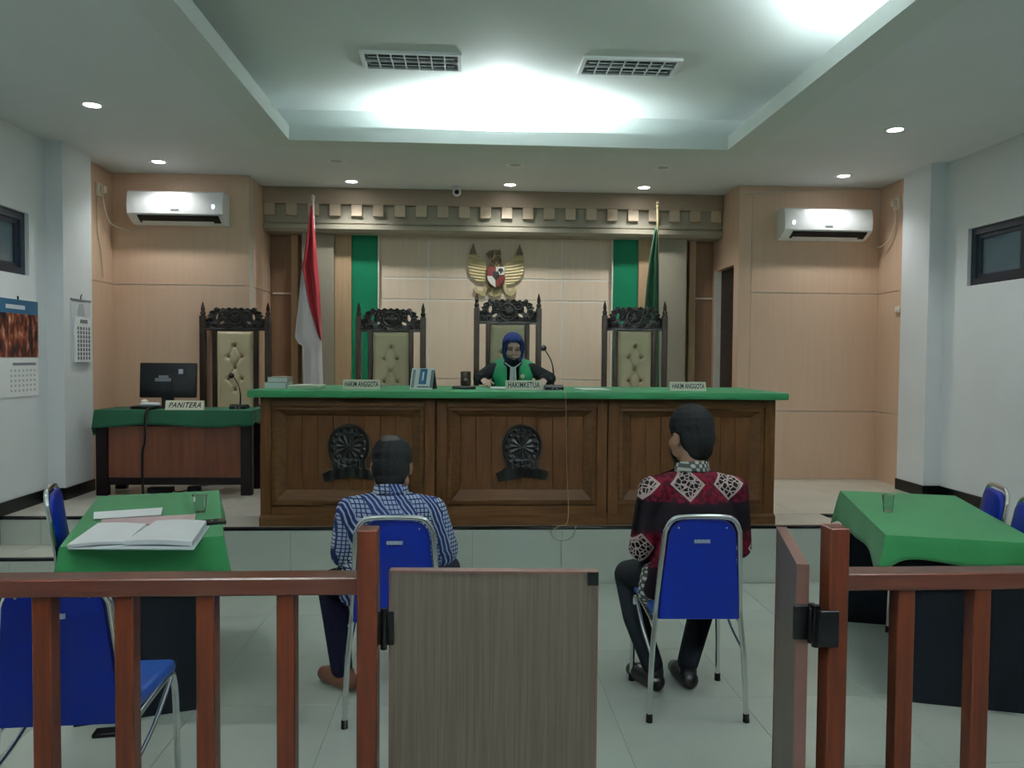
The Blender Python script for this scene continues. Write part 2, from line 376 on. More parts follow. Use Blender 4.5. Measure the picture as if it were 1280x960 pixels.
def relief(bounds, step, mask, height, back=0.0, smooth=2):
    """carved plate in the XZ plane, front towards -Y"""
    u0, u1, v0, v1 = bounds; nu, nv = int((u1 - u0) / step) + 1, int((v1 - v0) / step) + 1
    bm = bmesh.new(); F, B = {}, {}
    def vf(i, j):
        if (i, j) not in F:
            u, v = u0 + i * step, v0 + j * step
            F[i, j] = bm.verts.new((u, -height(u, v), v)); B[i, j] = bm.verts.new((u, back, v))
        return F[i, j], B[i, j]
    cells = {(i, j) for i in range(nu) for j in range(nv) if mask(u0 + (i + .5) * step, v0 + (j + .5) * step)}
    for i, j in cells:
        q = [vf(i, j), vf(i + 1, j), vf(i + 1, j + 1), vf(i, j + 1)]
        bm.faces.new([a[0] for a in q]); bm.faces.new([a[1] for a in reversed(q)])
        for di, dj, a, b in ((0, -1, 0, 1), (1, 0, 1, 2), (0, 1, 2, 3), (-1, 0, 3, 0)):
            if (i + di, j + dj) not in cells: bm.faces.new((q[b][0], q[a][0], q[a][1], q[b][1]))
    for _ in range(smooth):
        bmesh.ops.smooth_vert(bm, verts=bm.verts[:], factor=0.5, use_axis_x=True, use_axis_y=False, use_axis_z=True)
    m = MB(); m.bm.free(); m.bm = bm; return m
def inpoly(x, y, P):
    c = False; j = len(P) - 1
    for i in range(len(P)):
        xi, yi = P[i]; xj, yj = P[j]
        if (yi > y) != (yj > y) and x < (xj - xi) * (y - yi) / (yj - yi) + xi: c = not c
        j = i
    return c
def text(name, s, size, mt, parent, loc, rot, xs=1.0, shear=0.0, depth=0.0008, spacing=1.0):
    cu = bpy.data.curves.new(name, 'FONT'); cu.body = s; cu.size = size; cu.align_x = 'CENTER'; cu.align_y = 'CENTER'
    cu.extrude = depth; cu.shear = shear; cu.offset = size * 0.020; cu.space_character = spacing; cu.resolution_u = 3
    t = bpy.data.objects.new(name, cu); COL.objects.link(t)
    dg = bpy.context.evaluated_depsgraph_get(); me = bpy.data.meshes.new_from_object(t.evaluated_get(dg))
    bpy.data.objects.remove(t); me.transform(Matrix.Diagonal((xs, 1, 1, 1))); me.materials.clear()
    return add(name, me, mt, parent, loc, rot)

# ------------------------------------------------------------------ the room shell
XL, XR = -3.25, 3.94          # side walls
YB, YA, YN = -3.2, 7.30, 8.05  # wall behind the camera, beige walls, niche wall
ZC, ZU, ZP = 3.155, 3.45, 0.39
YE, YS = 5.24, 5.62            # stage edge, edge inside the stair recesses
X0 = 0.034                     # tile joint
CX0, CX1, CY0, CY1 = -1.362, 2.0075, -0.6, 6.085   # opening of the ceiling recess

fl = struct(MB().box((XL - .3, YB - .2, -0.10), (XR + .3, YE + .1, -0.002)).build('floor', GROUT, smooth=False))
stg = plate('z', [XL, -1.87, 2.603, XR], [YE, YS, 8.25], 0.0, ZP - 0.002, lambda i, j: j == 1 or i == 1)
stage = struct(stg.build('floor_stage', GROUT, smooth=False))
stp_l = struct(MB().box((XL, YE, 0), (-1.87, YS, 0.193)).build('floor_step', GROUT, smooth=False))
stp_r = struct(MB().box((2.603, YE, 0), (XR, YS, 0.193)).build('floor_step', GROUT, smooth=False))
TC = {}
def tile(parent, m, a, b, gap=0.0012):
    d = tuple(round(q - p - 2 * gap if q - p > 0.05 else q - p, 4) for p, q in zip(a, b))
    if min(d) <= 0.001: return
    k = (d, m.name)
    if k not in TC:
        TC[k] = MB().box([-x / 2 for x in d], [x / 2 for x in d], bevel=0.0006).mesh('tile', smooth=False); TC[k].materials.append(m)
    return add('tile', TC[k], m, parent, loc=[(p + q) / 2 for p, q in zip(a, b)])
def cuts(a, b, o, step=0.6):
    k0 = math.ceil((a - o) / step - 1e-6); r = [a]
    while o + k0 * step < b - 1e-4:
        if o + k0 * step > a + 0.01: r.append(o + k0 * step)
        k0 += 1
    return r + [b]
def tiles_z(parent, m, x0, x1, y0, y1, z, oy, t=0.004):
    cx, cy = cuts(x0, x1, X0), cuts(y0, y1, oy)
    for xa, xb in zip(cx, cx[1:]):
        for ya, yb in zip(cy, cy[1:]): tile(parent, m, (xa, ya, z - t), (xb, yb, z))
tiles_z(fl, TILE, XL, XR, 0.44, YE, 0.0, YE)
tiles_z(fl, TILE, XL, XR, YB, 0.44, 0.0, YE)
tiles_z(stage, TILE2, -1.87, 2.603, YE + .03, YS, ZP, YE)
tiles_z(stage, TILE2, XL, XR, YS + .03, YA, ZP, YE)
tiles_z(stage, TILE2, -1.99, 2.53, YA, YN, ZP, YE)
tiles_z(stp_l, TILE2, XL, -1.87, YE + .03, YS, 0.195, YE)
tiles_z(stp_r, TILE2, 2.603, XR, YE + .03, YS, 0.195, YE)
def riser(parent, x0, x1, y, z0, z1):
    cx = cuts(x0, x1, X0)
    for xa, xb in zip(cx, cx[1:]): tile(parent, RISER, (xa, y - 0.006, z0), (xb, y, z1))
riser(stage, -1.87, 2.603, YE, 0, ZP - .018)
riser(stage, XL, -1.87, YS, 0.195, ZP - .018); riser(stage, 2.603, XR, YS, 0.195, ZP - .018)
riser(stp_l, XL, -1.87, YE, 0, 0.178); riser(stp_r, 2.603, XR, YE, 0, 0.178)
def nosing(parent, a, b): MB().box(a, b, bevel=0.003).build('nosing', BLACKTILE, parent)
nosing(stage, (-1.87, YE - .010, ZP - .018), (2.603, YE + .030, ZP + .001))
nosing(stage, (XL, YS - .010, ZP - .018), (-1.87, YS + .030, ZP + .001)); nosing(stage, (2.603, YS - .010, ZP - .018), (XR, YS + .030, ZP + .001))
nosing(stp_l, (XL, YE - .010, .178), (-1.87, YE + .030, .196)); nosing(stp_r, (2.603, YE - .010, .178), (XR, YE + .030, .196))
nosing(stage, (2.603, YE - .012, 0.196), (2.618, YE + .004, ZP))

# side walls with their window openings
WY = [YB, 4.86, 6.04, 7.45]; WZ = [0, 2.10, 2.56, 3.9]
def win_solid(i, j): return not (i == 1 and j == 1)
wl = struct(plate('x', WY, WZ, XL - .20, XL, win_solid).build('wall_left', WHITE_WALL, smooth=False))
wr = struct(plate('x', [YB, 4.86, 6.05, 7.45], [0, 2.12, 2.57, 3.9], XR, XR + .20, win_solid).build('wall_right', WHITE_WALL, smooth=False))
struct(MB().box((XL - .2, YB - .2, 0), (XR + .2, YB, 3.9)).build('wall_behind', WHITE_WALL, smooth=False))
struct(MB().box((XL, 6.27, 0.3), (-3.12, 6.73, ZC)).build('wall_pilaster_left', WHITE_WALL, smooth=False))
struct(MB().box((3.80, 6.34, 0.3), (XR, 6.75, ZC)).build('wall_pilaster_right', WHITE_WALL, smooth=False))
def window(n, x, sgn, y0, y1, z0, z1):
    w = struct(add('window_%d' % n, None)); w.empty_display_size = .1
    xa, xb = sorted((x + sgn * 0.03, x + sgn * 0.10))
    plate('x', [y0, y0 + .055, (y0 + y1) / 2 - .03, (y0 + y1) / 2 + .03, y1 - .055, y1], [z0, z0 + .055, z1 - .055, z1], xa, xb,
          lambda i, j: not (i in (1, 3) and j == 1)).build('window_frame', FRAME_D, w, smooth=False)
    for ya, yb in ((y0 + .055, (y0 + y1) / 2 - .03), ((y0 + y1) / 2 + .03, y1 - .055)):
        sa = plate('x', [ya, ya + .035, yb - .035, yb], [z0 + .055, z0 + .085, z1 - .085, z1 - .055], *sorted((x + sgn * .05, x + sgn * .09)), lambda i, j: not (i == 1 and j == 1)).build('sash', FRAME_D, w, smooth=False)
        MB().box((min(x + sgn * .068, x + sgn * .072), ya + .035, z0 + .085), (max(x + sgn * .068, x + sgn * .072), yb - .035, z1 - .085)).build('pane', GLASS_D, sa, smooth=False)
window(1, XL, -1, 4.86, 6.04, 2.10, 2.56); window(2, XR, 1, 4.86, 6.05, 2.12, 2.57)

# black skirting along the stage and steps
def base(side, m): return struct(m.build('baseboard_' + side, BLACKTILE, smooth=False))
base('left', MB().prism([(YS + .02, ZP), (6.27, ZP), (6.27, ZP + .095), (YS - .03, ZP + .095), (YS - .03, .29), (YE - .03, .29), (YE - .03, .095), (0.0, .095), (0.0, 0.0), (YE - .01, 0), (YE - .01, .196), (YS - .011, .196), (YS - .011, ZP)], .014, 'x', XL))
base('pilaster_left', MB().prism([(XL, 6.256), (-3.106, 6.256), (-3.106, 6.73), (-3.12, 6.73), (-3.12, 6.27), (XL, 6.27)], .095, 'z', ZP))
base('right', MB().prism([(YS + .02, ZP), (6.34, ZP), (6.34, ZP + .095), (YS - .03, ZP + .095), (YS - .03, .29), (YE - .03, .29), (YE - .03, .095), (0.0, .095), (0.0, 0.0), (YE - .01, 0), (YE - .01, .196), (YS - .011, .196), (YS - .011, ZP)], .014, 'x', XR - .014))
base('pilaster_right', MB().prism([(XR, 6.326), (3.786, 6.326), (3.786, 6.75), (3.80, 6.75), (3.80, 6.34), (XR, 6.34)], .095, 'z', ZP))

# beige wall faces on both sides of the niche: a core, panels on it, pale strips in the joints
def panel_wall(name, axis, w, t, u0, u1, rows, m, strip_m, thick=.0125, joint=.010, cols=None, z1=ZC):
    core = struct((MB().box((u0, w, 0.3), (u1, w + t, z1)) if axis == 'y' else MB().box((min(w, w + t), u0, 0.3), (max(w, w + t), u1, z1))).build(name, STRIP, smooth=False))
    f = -1 if t > 0 else 1
    cols = cols or [u0, u1]
    for ua, ub in zip(cols, cols[1:]):
        for za, zb in zip(rows, rows[1:]):
            ja, jb = (0 if ua == u0 else joint / 2), (0 if ub == u1 else joint / 2)
            ka, kb = (0 if za == rows[0] else joint / 2), (0 if zb == rows[-1] else joint / 2)
            wa, wb = sorted((w, w + f * thick))
            p = (ua + ja, wa, za + ka), (ub - jb, wb, zb - kb)
            if axis == 'x': p = [(q[1], q[0], q[2]) for q in p]
            MB().box(*p, bevel=0.0015).build('panel', m, core, smooth=False)
    return core
ROWS = [ZP, 1.037, 2.155, ZC]
panel_wall('wall_back_left', 'y', YA + .012, .12, -3.21, -1.99, ROWS, BEIGE, STRIP)
panel_wall('wall_back_right', 'y', YA + .012, .12, 2.652, 3.89, ROWS, BEIGE, STRIP)
panel_wall('wall_corner_left', 'x', -3.212, -.035, 6.73, YA, ROWS, BEIGE, STRIP)
panel_wall('wall_corner_right', 'x', 3.892, .045, 6.75, YA, ROWS, BEIGE, STRIP)
panel_wall('wall_return_left', 'x', -2.002, -.12, YA + .135, YN, ROWS, BEIGE, STRIP)
struct(MB().box((-2.004, YA + .012, ZP), (-1.99, YA + .135, ZC)).build('trim_1', BEIGE, smooth=False))
# right return with the dark door in it
wrr = struct(plate('x', [YA, 7.43, 8.0, YN + .1], [0.3, ZP, 2.43, ZC], 2.53, 2.65, lambda i, j: not (i == 1 and j in (1,))).build('wall_return_right', BEIGE, smooth=False))
dr = struct(add('door_1', None))
MB().box((2.585, 7.435, ZP + .005), (2.625, 7.995, 2.425), bevel=.003).build('door_leaf', DOORWOOD, dr)
for za, zb in ((.5, 1.05), (1.15, 1.70), (1.80, 2.33)): MB().box((2.577, 7.52, za), (2.586, 7.91, zb), bevel=.004).build('door_panel', DOORWOOD, dr)
MB().box((2.522, 7.965, ZP), (2.60, 8.0, 2.43), bevel=.003).build('door_frame', STRIP, dr)
hh = MB().cyl((2.577, 7.49, 1.36), (2.545, 7.49, 1.36), .012, n=10).build('door_handle', BLACKMETAL, dr)

# niche wall: centre panels, green bands, pilasters, side panels
struct(MB().box((-2.2, YN + .03, 0.3), (2.75, YN + .2, ZC)).build('wall_back', BROWN_PANEL, smooth=False))
panel_wall('wall_back_centre', 'y', YN, .03, -.90, 1.455, [ZP, 1.30, 2.104, 2.322, 2.80], CREAM, STRIP, cols=[-.90, -.408, .952, 1.455], z1=2.80, thick=.005, joint=.015)
tn = 2
def trim(m, mt):
    global tn
    o = struct(m.build('trim_%d' % tn, mt, smooth=False)); tn += 1; return o
for s, c in ((-1, .2775), (1, .2775)):
    X = lambda d: c + s * d
    def bar(d0, d1, y0, mt, z1=2.80): trim(MB().box((min(X(d0), X(d1)), y0, ZP), (max(X(d0), X(d1)), YN + .03, z1), bevel=.002), mt)
    bar(1.178, 1.190, 7.985, STRIP); bar(1.192, 1.448, 8.000, GREEN_PANEL); bar(1.450, 1.612, 7.97, TAN)
    bar(1.614, 1.925, 7.90, OLIVE); bar(1.985, 2.052, 8.005, TAN)
    trim(MB().box((min(X(2.06), X(2.25)), YN + .016, 2.146), (max(X(2.06), X(2.25)), YN + .03, 2.160)), STRIP)
# cornice: main face, lower moulding, upper band with downward teeth
cor = struct(MB().prism([(YN + .03, 2.735), (7.80, 2.735), (7.765, 2.760), (7.765, 2.795), (7.80, 2.805), (7.80, 2.815), (7.79, 2.82), (7.79, ZC), (YN + .03, ZC)], 2.53 + 1.99, 'x', -1.99).build('wall_cornice', OLIVE, smooth=False))
MB().box((-1.99, 7.752, 2.995), (2.53, 7.79, ZC), bevel=.002).build('cornice_band', TAUPE, cor, smooth=False)
tm = MB().box((-.052, -.02, -.056), (.052, .018, .056), bevel=.003).mesh('tooth', smooth=False); tm.materials.append(TOOTH)
for k in range(22):
    x = -1.925 + k * .2085
    add('tooth', tm, TOOTH, cor, loc=(x, 7.772, 2.94))

# ceilings: soffit with opening, lip, trough, upper ceiling
T = .17
struct(plate('z', [XL - .2, CX0 - T - .05, CX1 + T + .05, XR + .2], [YB - .2, CY0 - T - .05, CY1 + T + .05, 8.3], ZC, ZC + .10, lambda i, j: not (i == 1 and j == 1)).build('ceiling', CEIL, smooth=False))
lip = plate('z', [CX0 - .05, CX0, CX1, CX1 + .05], [CY0 - .05, CY0, CY1, CY1 + .05], ZC, ZC + .108, lambda i, j: not (i == 1 and j == 1))
struct(lip.build('ceiling_lip', RECESS, smooth=False))
struct(plate('z', [CX0 - T - .05, CX0 - .05, CX1 + .05, CX1 + T + .05], [CY0 - T - .05, CY0 - .05, CY1 + .05, CY1 + T + .05], ZC, ZC + .025, lambda i, j: not (i == 1 and j == 1)).build('ceiling_trough', RECESS, smooth=False))
struct(plate('z', [CX0 - T - .15, CX0 - T - .05, CX1 + T + .05, CX1 + T + .15], [CY0 - T - .15, CY0 - T - .05, CY1 + T + .05, CY1 + T + .15], ZC + .10, ZU + .05, lambda i, j: not (i == 1 and j == 1)).build('ceiling_recess_side', RECESS, smooth=False))
struct(MB().box((CX0 - T - .15, CY0 - T - .15, ZU), (CX1 + T + .15, CY1 + T + .15, ZU + .1)).build('ceiling_recess', RECESS, smooth=False))

# ------------------------------------------------------------------ ceiling lamps
def light(name, kind, parent, loc, power, col, size=None, blend=.3, radius=.04, rot=(0, 0, 0)):
    d = bpy.data.lights.new(name, kind); d.energy = power; d.color = col; d.shadow_soft_size = radius
    if kind == 'SPOT': d.spot_size = R(size); d.spot_blend = blend
    o = bpy.data.objects.new(name, d); COL.objects.link(o); o.parent = parent; o.location = loc; o.rotation_euler = rot
    return o
ring_me = MB().lathe([(.052, -.004), (.070, -.007), (.078, -.004), (.080, .0), (.052, .0), (.052, -.004)], 28).mesh('trim_ring')
lens_me = MB().lathe([(.001, -.003), (.045, -.003), (.0525, -.001), (.0525, .001), (.001, .001)], 28).mesh('lens')
lens_off_me = lens_me.copy()
DL = [((-2.466, 5.346), 'lit round downlight over the bare floor beside the white wall with calendars', 1.0),
      ((-2.622, 6.86), 'lit round downlight in front of the air conditioner above the clerk desk', .7),
      ((-1.098, 7.47), 'lit round downlight by the cornice near the red and white flag', 1.0),
      ((.382, 7.47), 'lit round downlight by the cornice above the gilded bird emblem', 1.0),
      ((1.659, 7.47), 'lit round downlight by the cornice near the green flag', 1.0),
      ((3.302, 6.84), 'lit round downlight in front of the air conditioner beside the door', .7),
      ((2.995, 5.449), 'lit round downlight over the bare green table side of the ceiling', 1.0)]
HID = [((-2.45, 2.9), 1, 'added unseen fill downlight above the floor between the railing and the calendar wall'), ((2.95, 2.9), 1, 'added unseen fill downlight above the floor between the railing and the bare table'),  # out-of-view downlights, added to brighten the room
       ((-2.45, 0.3), 1, 'added unseen fill downlight over the public side by the calendar wall'), ((2.95, 0.3), 1, 'added unseen fill downlight over the public side by the opposite wall'), ((.32, -1.6), 1, 'added unseen fill downlight over the public side at the room end')]
for (x, y), lb, p in DL + [(a, l, b) for a, b, l in HID]:
    t = thing('downlight', lb, 'ceiling light', (x, y, ZC), group='lit downlights in the lower ceiling')
    add('trim_ring', ring_me, WHITEPLASTIC, t); add('lens', lens_me, LENS, t)
    light('downlight_lamp', 'SPOT', t, (0, 0, -.012), DOWN_W * p, WARM, 128, .9, .045)
for (x, y), lb in (((-1.107, 6.70), 'unlit round ceiling fitting toward the red and white flag'), ((.385, 6.70), 'unlit round ceiling fitting between the other two, before the bird emblem'), ((1.645, 6.68), 'unlit round ceiling fitting toward the green flag')):
    t = thing('unlit_downlight', lb, 'ceiling light', (x, y, ZC), group='unlit fittings in the lower ceiling')
    add('trim_ring', ring_me, WHITEPLASTIC, t); add('lens', lens_off_me, LENS_OFF, t)
# flood lamps lying in the trough, shining up
def cove(x, y, lb, power):
    t = thing('cove_lamp', lb, 'lamp', (x, y, ZC + .025), group='flood lamps in the ceiling trough')
    MB().lathe([(.03, 0), (.045, .002), (.055, .03), (.048, .03), (.035, .008), (.001, .008)], 20).build('lamp_bowl', WHITEPLASTIC, t)
    MB().lathe([(.001, .012), (.03, .012), (.034, .018), (.02, .024), (.001, .026)], 16).build('bulb', LENS, t)
    light('cove_flood', 'SPOT', t, (0, 0, .04), power, COOL, 148, .12, .03, (R(180), 0, 0))
    light('cove_spill', 'SPOT', t, (0, 0, .045), power * .19, COOL, 178, .3, .05, (R(180), 0, 0))
cove(.26, CY1 + .13, 'flood lamp hidden in the trough nearest the bird emblem', COVE_W)
cove(CX1 + .13, 3.55, 'flood lamp hidden in the trough on the door side', COVE_W * .75)
cove(.26, CY0 - .13, 'added unseen fill flood lamp in the trough behind the railing', COVE_W)  # this and the next two: unseen lamps added for ceiling bounce light
cove(CX1 + .13, 1.2, 'added unseen fill flood lamp in the trough above the railing', COVE_W)
cove(CX0 - .13, 1.2, 'added unseen fill flood lamp in the trough on the calendar side', COVE_W)

def grille(x0, y0, lb):
    w, d = .645, .30
    t = thing('louvre_light', lb, 'ceiling light', (x0, y0, ZU), group='unlit louvred fixtures in the raised ceiling')
    plate('z', [0, .025, w - .025, w], [0, .025, d - .025, d], -.018, 0, lambda i, j: not (i == 1 and j == 1)).build('fixture_frame', WHITEPLASTIC, t, smooth=False)
    MB().box((.02, .02, -.004), (w - .02, d - .02, -.001)).build('fixture_back', LOUVRE_B, t, smooth=False)
    for k in range(1, 7):
        xx = .025 + k * (w - .05) / 7; MB().box((xx - .0035, .024, -.017), (xx + .0035, d - .024, -.003)).build('louvre', WHITEPLASTIC, t, smooth=False)
    MB().box((.024, d / 2 - .004, -.0165), (w - .024, d / 2 + .004, -.003)).build('louvre_bar', WHITEPLASTIC, t, smooth=False)
    for yy in (.085, .215): MB().cyl((.05, yy, -.0105), (w - .05, yy, -.0105), .0065, n=10).build('tube_lamp', LOUVRE, t)
grille(-.70, 5.05, 'unlit louvred light fixture in the raised ceiling, on the clerk desk side')
grille(.72, 5.04, 'unlit louvred light fixture in the raised ceiling, on the door side')
t = thing('security_camera', 'small white round security camera on the ceiling at the cornice', 'camera', (-.12, 7.60, ZC))
MB().lathe([(.001, 0), (.045, 0), (.045, -.02), (.03, -.03), (.001, -.03)], 20).build('camera_base', WHITEPLASTIC, t)
MB().ell((0, -.01, -.055), (.042, .042, .042)).build('camera_ball', WHITEPLASTIC, t)
MB().cyl((0, -.04, -.06), (0, -.056, -.064), .022, n=16).build('camera_lens', BLACKPLASTIC, t)

# ------------------------------------------------------------------ judges' bench: three units and one green top
BW = 1.168
def bench_panel_mesh():
    # sloping moulding between the outer frame and the sunk field
    m = MB(); w, xi = BW / 2 - .075, BW / 2 - .165
    o = [(-w, .13), (w, .13), (w, .80), (-w, .80)]; i = [(-xi, .235), (xi, .235), (xi, .735), (-xi, .735)]
    mid = [(-w + .03, .165), (w - .03, .165), (w - .03, .778), (-w + .03, .778)]
    rings = [[m.bm.verts.new((x, y, z)) for x, z in P] for P, y in ((o, .0), (o, .018), (mid, .012), (i, .048), (i, .07), (o, .07))]
    for a, b in zip(rings, rings[1:] + rings[:1]):
        for k in range(4): m.bm.faces.new((a[k], a[(k + 1) % 4], b[(k + 1) % 4], b[k]))
    return m
EMB = [(270, 720), (380, 662), (600, 640), (790, 655), (905, 690), (885, 805), (740, 772), (590, 765), (440, 790), (300, 822)]
def emb_uv(u, v): return 585 + u * 1766, 400 - v * 1766
def emb_mask(u, v):
    x, y = emb_uv(u, v)
    return ((x - 585) / 250) ** 2 + ((y - 395) / 268) ** 2 < 1 or inpoly(x, y, EMB) or (inpoly(x, y, [(400, 560), (780, 560), (790, 670), (390, 670)]))
DOTS = [(585 + 185 * math.sin(a), 390 - 205 * math.cos(a)) for a in [k * 2 * math.pi / 14 for k in range(14)] if True]
def emb_h(u, v):
    x, y = emb_uv(u, v); r = math.hypot((x - 585) / 250, (y - 395) / 268)
    h = .014
    if inpoly(x, y, EMB): return .024 + .003 * math.sin(x / 18)
    if r > .86: h += .008
    elif r > .58: h += .003
    else:
        h += .006 * max(0, 1 - r / .58) + .003 * math.cos(math.atan2(y - 395, x - 585) * 12)
        if abs(x - 585) < 60 - (y - 300) * .12 and 270 < y < 520: h += .008
    for dx, dy in DOTS:
        d = math.hypot(x - dx, y - dy)
        if d < 24: h += .010 * (1 - (d / 24) ** 2)
    if 560 < y < 650 and abs(x - 585) < 130: h += .006 * abs(math.sin(x / 22))
    return h
emb_me = relief((-.185, .185, -.245, .165), .0035, emb_mask, emb_h, 0.0, 1).mesh('carved_emblem', angle=60)
emb_me.materials.append(EMBLEM)
bench_field_w = BW - .33
plank_me = MB().box((-bench_field_w / 16 + .0008, 0, .235), (bench_field_w / 16 - .0008, .02, .735), bevel=.002).mesh('plank', smooth=False); plank_me.materials.append(BENCHWOOD)
def bench_unit():
    t = thing('bench_unit', '', 'bench')
    MB().box((-BW / 2 + .004, .07, .0), (BW / 2 - .004, .78, .86)).build('carcass', BENCHWOOD, t, smooth=False)
    for s in (-1, 1): MB().box((min(s * (BW / 2 - .075), s * (BW / 2 - .003)), 0, .065), (max(s * (BW / 2 - .075), s * (BW / 2 - .003)), .072, .86), bevel=.003).build('stile', BENCHWOOD, t, smooth=False)
    MB().box((-BW / 2 + .075, 0, .80), (BW / 2 - .075, .072, .86), bevel=.003).build('top_rail', BENCHWOOD_H, t, smooth=False)
    MB().box((-BW / 2 + .075, 0, .065), (BW / 2 - .075, .072, .13), bevel=.003).build('bottom_rail', BENCHWOOD_H, t, smooth=False)
    bench_panel_mesh().build('moulding', BENCHWOOD_H, t, smooth=False)
    fld = MB().box((-bench_field_w / 2, .062, .235), (bench_field_w / 2, .0705, .735)).build('field', BENCHWOOD, t, smooth=False)
    for k in range(8): add('plank', plank_me, BENCHWOOD, fld, loc=(-bench_field_w / 2 + (k + .5) * bench_field_w / 8, .044, 0))
    MB().prism([(-.028, 0), (.072, 0), (.072, .072), (-.004, .072), (-.028, .055)], BW - .004, 'x', -BW / 2 + .002).build('plinth', BENCHWOOD_H, t, smooth=False)
    add('carved_emblem', emb_me, EMBLEM, t, loc=(0, .0455, .525), label='dark carved oval emblem with ribbon')
    return t
bu = bench_unit()
for i, (x, lb) in enumerate(((-.801, 'dark panelled wooden bench section with carved emblem, end section by the clerk desk'), (.3695, 'dark panelled wooden bench section with carved emblem, between the two end sections'), (1.538, 'dark panelled wooden bench section with carved emblem, end section toward the door'))):
    o = bu if i == 0 else copy_tree(bu)
    o.location = (x, 5.31, ZP); tag(o, lb, 'bench', 'sections of the judges bench')
top = MB().box((-1.444, 5.225, 1.252), (2.178, 6.20, 1.300), bevel=.008, seg=2).build('green_worktop', GTOP)
tag(top, 'long green cloth covered top of the judges bench', 'worktop')

# ------------------------------------------------------------------ carved high-backed chairs
def crest_mask(u, v):
    a = abs(u)
    if v < .115: ok = a < .262
    else:
        lim = .262 if v < .118 else (.225 if v < .150 else .222 - (v - .150) * .55)
        lim += .007 * math.sin(v * 190)
        top = .213 - (a / .2) ** 2 * .022 + .007 * math.cos(u * 120) + (.012 if abs(a - .155) < .022 else 0)
        ok = a < lim and v < top
    def hole(cx, cz, rx, rz, t):
        x, z = a - cx, v - cz; c, s = math.cos(t), math.sin(t); x, z = x * c + z * s, -x * s + z * c
        return (x / rx) ** 2 + (z / rz) ** 2 < 1
    if hole(.152, .128, .013, .030, .15) or hole(.112, .076, .024, .011, -.55): ok = False
    if v < .02 + .012 * math.cos(u * 40) and a < .25 and v < .0: ok = False
    return ok
SCROLL = [(.225, .05), (.20, .105), (.165, .045), (.185, .165), (.14, .180), (.095, .165), (.075, .045), (.12, .125), (.05, .195), (.235, .085), (.10, .105), (.045, .02)]
def crest_h(u, v):
    a = abs(u); h = .016
    for cx, cz in SCROLL:
        d = math.hypot(a - cx, v - cz)
        if d < .045: h += .008 * math.cos(d * 300) * math.exp(-(d / .026) ** 2) + .004 * math.exp(-(d / .03) ** 2)
    r = math.hypot(u, (v - .115) * 1.1)
    if r < .055: h += .014 * (1 - (r / .055) ** 2) + .004 * math.cos(math.atan2(v - .115, u) * 8) * (r / .055)
    elif r < .072: h += .010
    if v < .022: h = .024
    return h
crest_me = relief((-.265, .265, 0, .235), .0045, crest_mask, crest_h, .02, 2).mesh('carved_crest', angle=60); crest_me.materials.append(CREST)
BTN = [(0, 1.285), (-.055, 1.18), (.055, 1.18), (0, 1.075), (-.055, .97), (.055, .97), (0, .865)]
def cushion_mesh():
    def f(u, v):
        x = (u - .5) * .305; z = .52 + v * .905
        e = min(u, 1 - u, (v) * 3, (1 - v) * 3); d = .035 * min(1, e / .10) ** .5 if e > 0 else 0
        for bx, bz in BTN: d -= .024 * math.exp(-(((x - bx) ** 2 + (z - bz) ** 2) / .00035))
        for (ax, az), (cx, cz) in ((BTN[0], BTN[1]), (BTN[0], BTN[2]), (BTN[1], BTN[3]), (BTN[2], BTN[3]), (BTN[3], BTN[4]), (BTN[3], BTN[5]), (BTN[4], BTN[6]), (BTN[5], BTN[6])):
            L = math.hypot(cx - ax, cz - az); tt = max(0, min(1, ((x - ax) * (cx - ax) + (z - az) * (cz - az)) / L ** 2))
            q = math.hypot(x - ax - tt * (cx - ax), z - az - tt * (cz - az)); d -= .008 * math.exp(-(q / .009) ** 2)
        return (x, -max(d, .001) - .004, z)
    return MB().grid(f, 44, 110, (0, .03, 0))
cush_me = cushion_mesh().mesh('back_cushion', angle=70); cush_me.materials.append(CUSHION)
def throne(lb, x, y, rz, sx, sz, D=.50):
    t = thing('carved_armchair', lb, 'chair', (x, y, ZP), rz, 'carved high-backed armchairs'); t.scale = (sx, 1, sz)
    for s in (-1, 1):
        MB().box((s * .27 - .0245, -.0245, 0), (s * .27 + .0245, .0245, 1.565), bevel=.004).build('post', CARVED, t)
        MB().lathe([(.012, 0), (.020, .01), (.022, .03), (.013, .045), (.017, .06), (.014, .085), (.004, .125), (.001, .13)], 14).build('finial', CARVED, t, loc=(s * .27, 0, 1.564))
        MB().box((s * .172 - .0185, -.02, .5), (s * .172 + .0185, .02, 1.432), bevel=.003).build('stile', CARVED, t)
        MB().box((s * .27 - .03, -D, .68), (s * .27 + .03, -.02, .72), bevel=.012, seg=2).build('armrest', CARVED, t)
        MB().ell((s * .27, -D, .70), (.036, .045, .045)).build('armrest_scroll', CARVED, t)
        MB().box((s * .26 - .025, -D + .03, 0), (s * .26 + .025, -D + .08, .69), bevel=.005).build('front_leg', CARVED, t)
    add('carved_crest', crest_me, CREST, t, loc=(0, -.002, 1.425))
    bc = add('back_cushion', cush_me, CUSHION, t, loc=(0, .0, 0), label='ivory button-tufted leather back cushion')
    for bx, bz in BTN: MB().ell((bx, -.018, bz), (.009, .006, .009), u=10, v=6).build('button', BUTTON, bc)
    MB().box((-.25, -D + .03, .40), (.25, -.03, .45), bevel=.01).build('seat_frame', CARVED, t)
    MB().box((-.235, -D + .04, .45), (.235, -.03, .50), bevel=.02, seg=3).build('seat', CUSHION, t)
    return t
throne('carved dark armchair with ivory back, behind the clerk desk', -2.093, 7.22, 0, 1.065, .952, .28)
throne('carved dark armchair with ivory back, between the national flag and the judge', -.668, 6.85, 0, 1.02, .945)
throne('carved dark armchair the judge in the headscarf sits on', .340, 6.85, 0, 1.0, 1.0)
